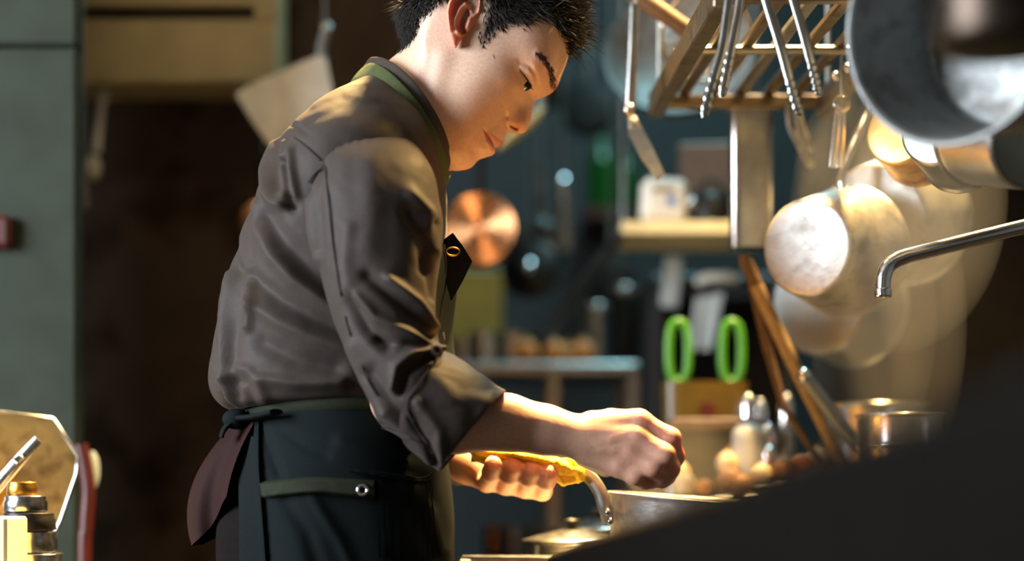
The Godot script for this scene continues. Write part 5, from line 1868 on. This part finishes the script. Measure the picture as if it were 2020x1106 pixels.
	for k in 2:
		var x: float = [1338, 1443][k]
		var sp := at(x, 700, 2.70)
		t = thing("scissors", ["bright green-handled scissors in the amber tub, next to the cook's hand", "darker green-handled scissors in the amber tub, next to the spoons"][k], "scissors", sp - Vector3(0, 0.12, 0))
		mb = MB.new()
		var loop := []
		for j in 41:
			var a := TAU * j / 40.0
			loop.append(sp + Vector3(0.0155 * signf(cos(a)) * pow(absf(cos(a)), 0.7), 0.047 * signf(sin(a)) * pow(absf(sin(a)), 0.8) + 0.005, 0))
		mb.tube(loop, [0.0068], 10)
		part("handle_loop", mb, M.green_plastic, t)
		mb = MB.new()
		mb.box(place(sp + Vector3(0, -0.085, 0)), Vector3(0.016, 0.085, 0.004), 0.001)
		part("blade", mb, M.steel, t)
	# crate with a wooden rim
	var bp := Vector3(at(1412, 0, 2.60).x, L, -2.60)
	t = thing("crate", "dark crate with an amber wooden rim on the back ledge", "crate", bp)
	mb = MB.new()
	mb.box(place(bp + Vector3(0, 0.050, 0)), Vector3(0.128, 0.10, 0.07), 0.003)
	part("crate_body", mb, M.black_iron, t)
	mb = MB.new()
	mb.box(place(bp + Vector3(0, 0.108, 0)), Vector3(0.138, 0.018, 0.08), 0.004)
	part("rim", mb, M.wood, t)
	# jars and shakers on the ledge
	var jar := [[1476, 790, 2.66, 0.013, "slim chrome shaker at the end of the crate"], [1500, 800, 2.69, 0.012, "slim chrome shaker half behind another beside the crate"], [1552, 790, 2.67, 0.013, "tall chrome shaker standing alone behind the spoons"], [1516, 850, 2.56, 0.013, "round-topped chrome shaker among the garlic"], [1518, 895, 2.52, 0.014, "low chrome shaker in front of the round-topped one"], [1478, 850, 2.55, 0.026, "white ceramic jar in front of the crate"]]
	for j in jar:
		var p := at(j[0], j[1], j[2])
		var b := Vector3(p.x, L, p.z)
		var hh := p.y - L + 0.012
		t = thing("shaker", j[4], "shaker", b)
		mb = MB.new()
		mb.lathe(place(b), [Vector2(0, 0), Vector2(j[3] * 0.95, 0), Vector2(j[3], 0.003), Vector2(j[3], hh * 0.72), Vector2(j[3] * 0.9, hh * 0.76)], 28)
		part("shaker_body", mb, M.white_plastic if j[3] > 0.02 else M.steel, t)
		mb = MB.new()
		mb.lathe(place(b), [Vector2(j[3] * 0.95, hh * 0.75), Vector2(j[3] * 0.98, hh * 0.86), Vector2(j[3] * 0.7, hh * 0.96), Vector2(0, hh)], 28)
		part("cap", mb, M.white_plastic if j[3] > 0.02 else M.chrome, t)
	var veg := [[1335, 936, 2.52, 0.021, 0, "pale garlic bulb by the cook's fingers"], [1352, 958, 2.49, 0.017, 0, "small garlic bulb in front of the one by the fingers"], [1436, 916, 2.54, 0.018, 0, "garlic bulb standing before the white jar"], [1440, 950, 2.50, 0.020, 1, "brown mushroom under the white jar"], [1462, 962, 2.49, 0.016, 1, "small brown mushroom beside another"], [1502, 940, 2.50, 0.017, 0, "garlic bulb between the shakers"], [1546, 930, 2.51, 0.020, 1, "brown mushroom beyond the shakers"], [1582, 918, 2.52, 0.017, 2, "orange tomato at the end of the vegetables"], [1612, 908, 2.53, 0.016, 0, "garlic bulb at the end of the ledge near the jar"], [1390, 962, 2.49, 0.014, 2, "small orange tomato next to the garlic"]]
	for v in veg:
		var p := at(v[0], v[1], v[2])
		p.y = maxf(p.y, L + v[3] * 0.9)
		if p.y > L + v[3] * 1.3:
			mb = MB.new()
			var b := Vector3(p.x, L, p.z)
			mb.lathe(place(b), [Vector2(0, 0), Vector2(v[3] * 0.8, 0), Vector2(v[3] * 1.05, p.y - L - v[3] * 0.9), Vector2(0, p.y - L - v[3] * 0.92)], 24)
			one("small_dish", "small dish carrying the " + v[5], "dish", mb, M.dull_steel, b, "dishes on the ledge")
		round_food(["garlic_bulb", "mushroom", "tomato"][v[4]], v[5], p, v[3], 0.9, [M.garlic, M.mushroom, M.orange_skin][v[4]], "vegetables on the ledge", v[4] != 2)
	# dark cabinet at the far right and a hood flank above the stove
	mb = MB.new()
	var cx := at(1985, 0, 2.95).x
	mb.box(place(Vector3(cx, 0.75, -3.2)), Vector3(0.42, 1.5, 0.5), 0.01)
	one("cabinet", "dark grey steel cabinet behind the tap", "cabinet", mb, M.dark_paint, Vector3(cx, 0, -3.2))

# ---------------------------------------------------------------- left of the cook
func left_side() -> void:
	var mb := MB.new()
	var fx := at(152, 0, 2.45).x
	var t := thing("steel_door", "tall grey-green steel door leaf at the edge of the kitchen", "door", Vector3(fx - 0.35, 0, -2.47))
	var ys := at(0, 92, 2.45).y
	mb.box(place(Vector3(fx - 0.35, (ys + 0.004) * 0.5, -2.468)), Vector3(0.70, ys - 0.006, 0.036), 0.005)
	part("lower_leaf", mb, M.fridge_paint, t)
	mb = MB.new()
	mb.box(place(Vector3(fx - 0.35, (ys + 2.69) * 0.5, -2.468)), Vector3(0.70, 2.69 - ys - 0.006, 0.036), 0.005)
	part("upper_leaf", mb, M.fridge_paint, t)
	mb = MB.new()
	mb.box(place(Vector3(fx - 0.008, 1.345, -2.482)), Vector3(0.016, 2.69, 0.012), 0.003)
	part("edge_strip", mb, M.fridge_paint, t)
	mb = MB.new()
	mb.box(place(at(-8, 458, 2.44)), Vector3(0.048, 0.046, 0.026), 0.007)
	part("handle", mb, M.red_plastic, t)
	# wall cupboard
	var yb := at(0, 166, 2.9).y
	var xr := at(548, 0, 2.9).x
	var xl := at(60, 0, 2.9).x
	t = thing("wall_cupboard", "beige wall cupboard with a dark slot handle", "cupboard", Vector3((xl + xr) * 0.5, yb, -2.97))
	mb = MB.new()
	mb.box(place(Vector3((xl + xr) * 0.5, yb + 0.35, -2.973)), Vector3(xr - xl, 0.70, 0.106), 0.004)
	part("cupboard_body", mb, M.cupboard_paint, t)
	var slot0 := at(120, 36, 2.9)
	var slot1 := at(500, 13, 2.9)
	mb = MB.new()
	mb.box(place(Vector3((xl + xr) * 0.5, (yb + slot0.y) * 0.5, -2.908)), Vector3(xr - xl - 0.004, slot0.y - yb - 0.004, 0.024), 0.003)
	mb.box(place(Vector3((xl + xr) * 0.5, slot1.y + 0.2, -2.908)), Vector3(xr - xl - 0.004, 0.4, 0.024), 0.003)
	mb.box(place(Vector3((slot1.x + xr) * 0.5, (slot0.y + slot1.y) * 0.5, -2.908)), Vector3(xr - slot1.x - 0.004, slot1.y - slot0.y + 0.002, 0.024))
	part("door", mb, M.cupboard_paint, t)
	mb = MB.new()
	mb.box(place(Vector3((slot0.x + slot1.x) * 0.5, (slot0.y + slot1.y) * 0.5, -2.918)), Vector3(slot1.x - slot0.x, slot1.y - slot0.y, 0.004))
	part("slot_handle", mb, M.dark_plastic, t)
	# ladle and brush under the cupboard
	t = thing("hanging_ladle", "pale ladle hanging below the beige cupboard beside the steel door", "ladle", at(186, 345, 2.95))
	mb = MB.new()
	mb.tube([at(206, 178, 2.95), at(198, 230, 2.95), at(190, 300, 2.95)], [0.007, 0.006, 0.008], 10, true, 0.5, Vector3(0, 0, 1))
	part("handle", mb, M.white_plastic, t)
	mb = MB.new()
	mb.ball(at(184, 330, 2.95), Vector3(0.014, 0.022, 0.014), 16, 12)
	part("bowl", mb, M.white_plastic, t)
	mb = MB.new()
	mb.tube([at(206, 180, 2.95), at(206, 158, 2.95)], [0.002], 6)
	part("hook", mb, M.dull_steel, t)
	t = thing("brush", "small tan brush hanging at the steel door's edge", "brush", at(166, 415, 2.72))
	mb = MB.new()
	mb.tube([at(163, 340, 2.74), at(164, 385, 2.74), at(163, 412, 2.74)], [0.005, 0.009, 0.011], 10)
	part("handle", mb, M.wood, t)
	up_hook(t, at(163, 341, 2.74))
	# chopping board hung by its handle
	var pc := at(590, 205, 2.82)
	t = thing("chopping_board", "pale square chopping board hanging askew behind the cook's shoulder", "board", at(560, 300, 2.82))
	mb = MB.new()
	var poly := PackedVector2Array()
	for p in [[468, 187], [500, 170], [600, 126], [632, 113], [641, 122], [662, 230], [655, 245], [552, 296], [540, 292], [500, 236]]: poly.append(Vector2(p[0] - 590, 205 - p[1]) / F * 2.82)
	mb.prism(poly, Transform3D(Basis(), pc), 0.014, 0.003)
	part("plate", mb, M.white_plastic, t)
	mb = MB.new()
	mb.tube(smooth_path([at(634, 122, 2.82), at(634, 90, 2.82), at(644, 56, 2.82), at(640, 44, 2.83)], 5), [0.010, 0.0095, 0.009, 0.008], 12, true, 0.5, Vector3(0, 0, 1))
	part("handle", mb, M.dull_steel, t)
	up_hook(t, at(640, 46, 2.83))
	# copper pan behind the cook's back
	t = thing("hanging_pan", "copper pan hanging on the brown wall behind the cook's back", "pan", at(520, 440, 2.97))
	mb = MB.new()
	mb.lathe(axis_place(at(520, 440, 2.97), Vector3(0.05, 0.1, 1)), [Vector2(0, 0), Vector2(0.040, 0.0), Vector2(0.046, -0.006), Vector2(0.048, -0.03), Vector2(0.044, -0.03), Vector2(0, -0.004)], 40)
	part("pan_body", mb, M.copper, t)
	mb = MB.new()
	mb.tube([at(520, 392, 2.98), at(522, 300, 2.98)], [0.007, 0.008], 10)
	part("handle", mb, M.black_iron, t)
	up_hook(t, at(522, 301, 2.98))
	# side table with steel things in the corner
	t = thing("side_table", "steel side table in the corner by the steel door", "table", Vector3(-0.86, 0, -2.14))
	mb = MB.new()
	mb.box(place(Vector3(-0.86, 0.845, -2.14)), Vector3(0.78, 0.02, 0.44), 0.004)
	part("table_top", mb, M.dull_steel, t)
	for x in [-1.23, -0.49]:
		for z in [-1.94, -2.34]:
			mb = MB.new()
			mb.box(place(Vector3(x, 0.4175, z)), Vector3(0.03, 0.835, 0.03), 0.003)
			part("leg", mb, M.dull_steel, t)
	var Y := 0.856
	t = thing("serving_tray", "eight-sided steel tray with golden light painted into its colour, leaning in the corner", "tray", at(60, 1130, 2.2))
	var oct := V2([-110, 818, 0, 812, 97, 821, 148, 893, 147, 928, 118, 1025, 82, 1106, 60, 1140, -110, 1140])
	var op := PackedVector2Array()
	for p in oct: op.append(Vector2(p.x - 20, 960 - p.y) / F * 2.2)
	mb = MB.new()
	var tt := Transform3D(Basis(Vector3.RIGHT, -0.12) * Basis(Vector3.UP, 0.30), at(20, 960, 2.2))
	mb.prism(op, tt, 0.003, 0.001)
	part("plate", mb, M.gold_lit_steel, t)  # warm light is painted in through the golden metal colour
	mb = MB.new()
	var edge := []
	for p in op: edge.append(tt * Vector3(p.x, p.y, 0.002))
	edge.append(edge[0])
	mb.tube(edge, [0.0026], 10, false)
	part("rim", mb, M.steel, t)
	t = thing("kitchen_tongs", "short steel tongs resting against the eight-sided tray", "tongs", at(0, 960, 2.12))
	mb = MB.new()
	wavy_strip(mb, [[75, 866], [40, 905], [0, 952], [-40, 1002], [-70, 1040]], 2.12, 0.0075, false)
	part("arm", mb, M.steel, t)
	mb = MB.new()
	mb.tube([at(33, 902, 2.112), at(40, 910, 2.112)], [0.008], 12)
	part("ring", mb, M.chrome, t)
	mb = MB.new()
	wavy_strip(mb, [[40, 905], [10, 960], [-20, 1020]], 2.135, 0.007, false)
	part("arm", mb, M.brass, t)
	# stacked steel moulds
	var yy := Y
	var mx := at(70, 0, 2.08).x
	for k in 5:
		var h: float = [0.034, 0.026, 0.022, 0.02, 0.016][k]
		var r: float = [0.034, 0.030, 0.032, 0.026, 0.018][k]
		mb = MB.new()
		var p := Vector3(mx - 0.004 * k, yy, -2.08)
		mb.lathe(place(p), [Vector2(0, 0), Vector2(r * 0.9, 0), Vector2(r * 0.9, 0), Vector2(r, 0.002), Vector2(r, h * 0.6), Vector2(r * 0.92, h * 0.75), Vector2(r * 0.94, h - 0.001), Vector2(r * 0.9, h), Vector2(0, h)], 36)
		one("steel_mould", ["wide steel mould at the bottom of the stack by the tray", "second steel mould up in the stack by the tray", "steel mould in the middle of the stack by the tray", "steel mould second from the top of the stack by the tray", "smallest mould on top of the stack by the tray"][k], "mould", mb, [M.steel, M.steel, M.black_iron, M.steel, M.brass][k], p, "stacked moulds in the corner")
		yy += h + 0.0005
	mb = MB.new()
	mb.box(place(at(2, 1065, 2.0), Vector3(0, -14, 0)), Vector3(0.05, 0.054, 0.05), 0.003)
	mb = MB.new()
	var wb := at(-4, 0, 2.0)
	var wh := at(0, 1018, 2.0).y - Y
	mb.box(place(Vector3(wb.x, Y + wh * 0.5, -2.0), Vector3(0, -14, 0)), Vector3(0.05, wh, 0.05), 0.003)
	one("carton", "cream white carton standing before the eight-sided tray", "box", mb, M.cream_card, Vector3(wb.x, Y, -2.0))
	t = thing("broom", "dark red pole with a grey cloth, standing by the steel door", "broom", Vector3(at(168, 0, 2.39).x, 0, -2.39))
	mb = MB.new()
	mb.tube(smooth_path([Vector3(at(168, 0, 2.39).x, 0.002, -2.39), at(166, 1200, 2.39), at(170, 1040, 2.39), at(174, 960, 2.39), at(160, 876, 2.39)], 6), [0.0095], 14)
	part("pole", mb, M.red_plastic, t)
	mb = MB.new()
	mb.ball(at(182, 928, 2.405), Vector3(0.010, 0.028, 0.012), 16, 12)
	part("cloth", mb, M.pale_cloth, t)

# ---------------------------------------------------------------- steam over the stove
func puff(label: String, p: Vector3, s: Vector3, dens: float) -> void:
	var f := FogVolume.new()
	f.name = numbered("steam")
	f.shape = RenderingServer.FOG_VOLUME_SHAPE_ELLIPSOID
	f.size = s
	var m := FogMaterial.new()
	m.albedo = Color(0.98, 0.96, 0.92)
	m.density = dens
	f.material = m
	add_child(f)
	f.position = p
	f.set_meta("label", label)
	f.set_meta("category", "steam")
	f.set_meta("kind", "stuff")
	f.set_meta("group", label)

func steam() -> void:
	for k in 2:      # nested, so that the cloud thins outwards
		var s: float = [1.1, 0.7][k]
		puff("warm steam drifting between the hanging pots and the tap", at(1770, 400, 2.14), Vector3(0.24, 0.34, 0.26) * s, 0.36)
		puff("warm steam rising beside the tall ribbed canister", at(1750, 640, 2.12), Vector3(0.17, 0.40, 0.22) * s, 0.38)
	puff("thin steam rising from the held saucepan", at(1370, 920, 2.12), Vector3(0.18, 0.12, 0.16), 0.5)
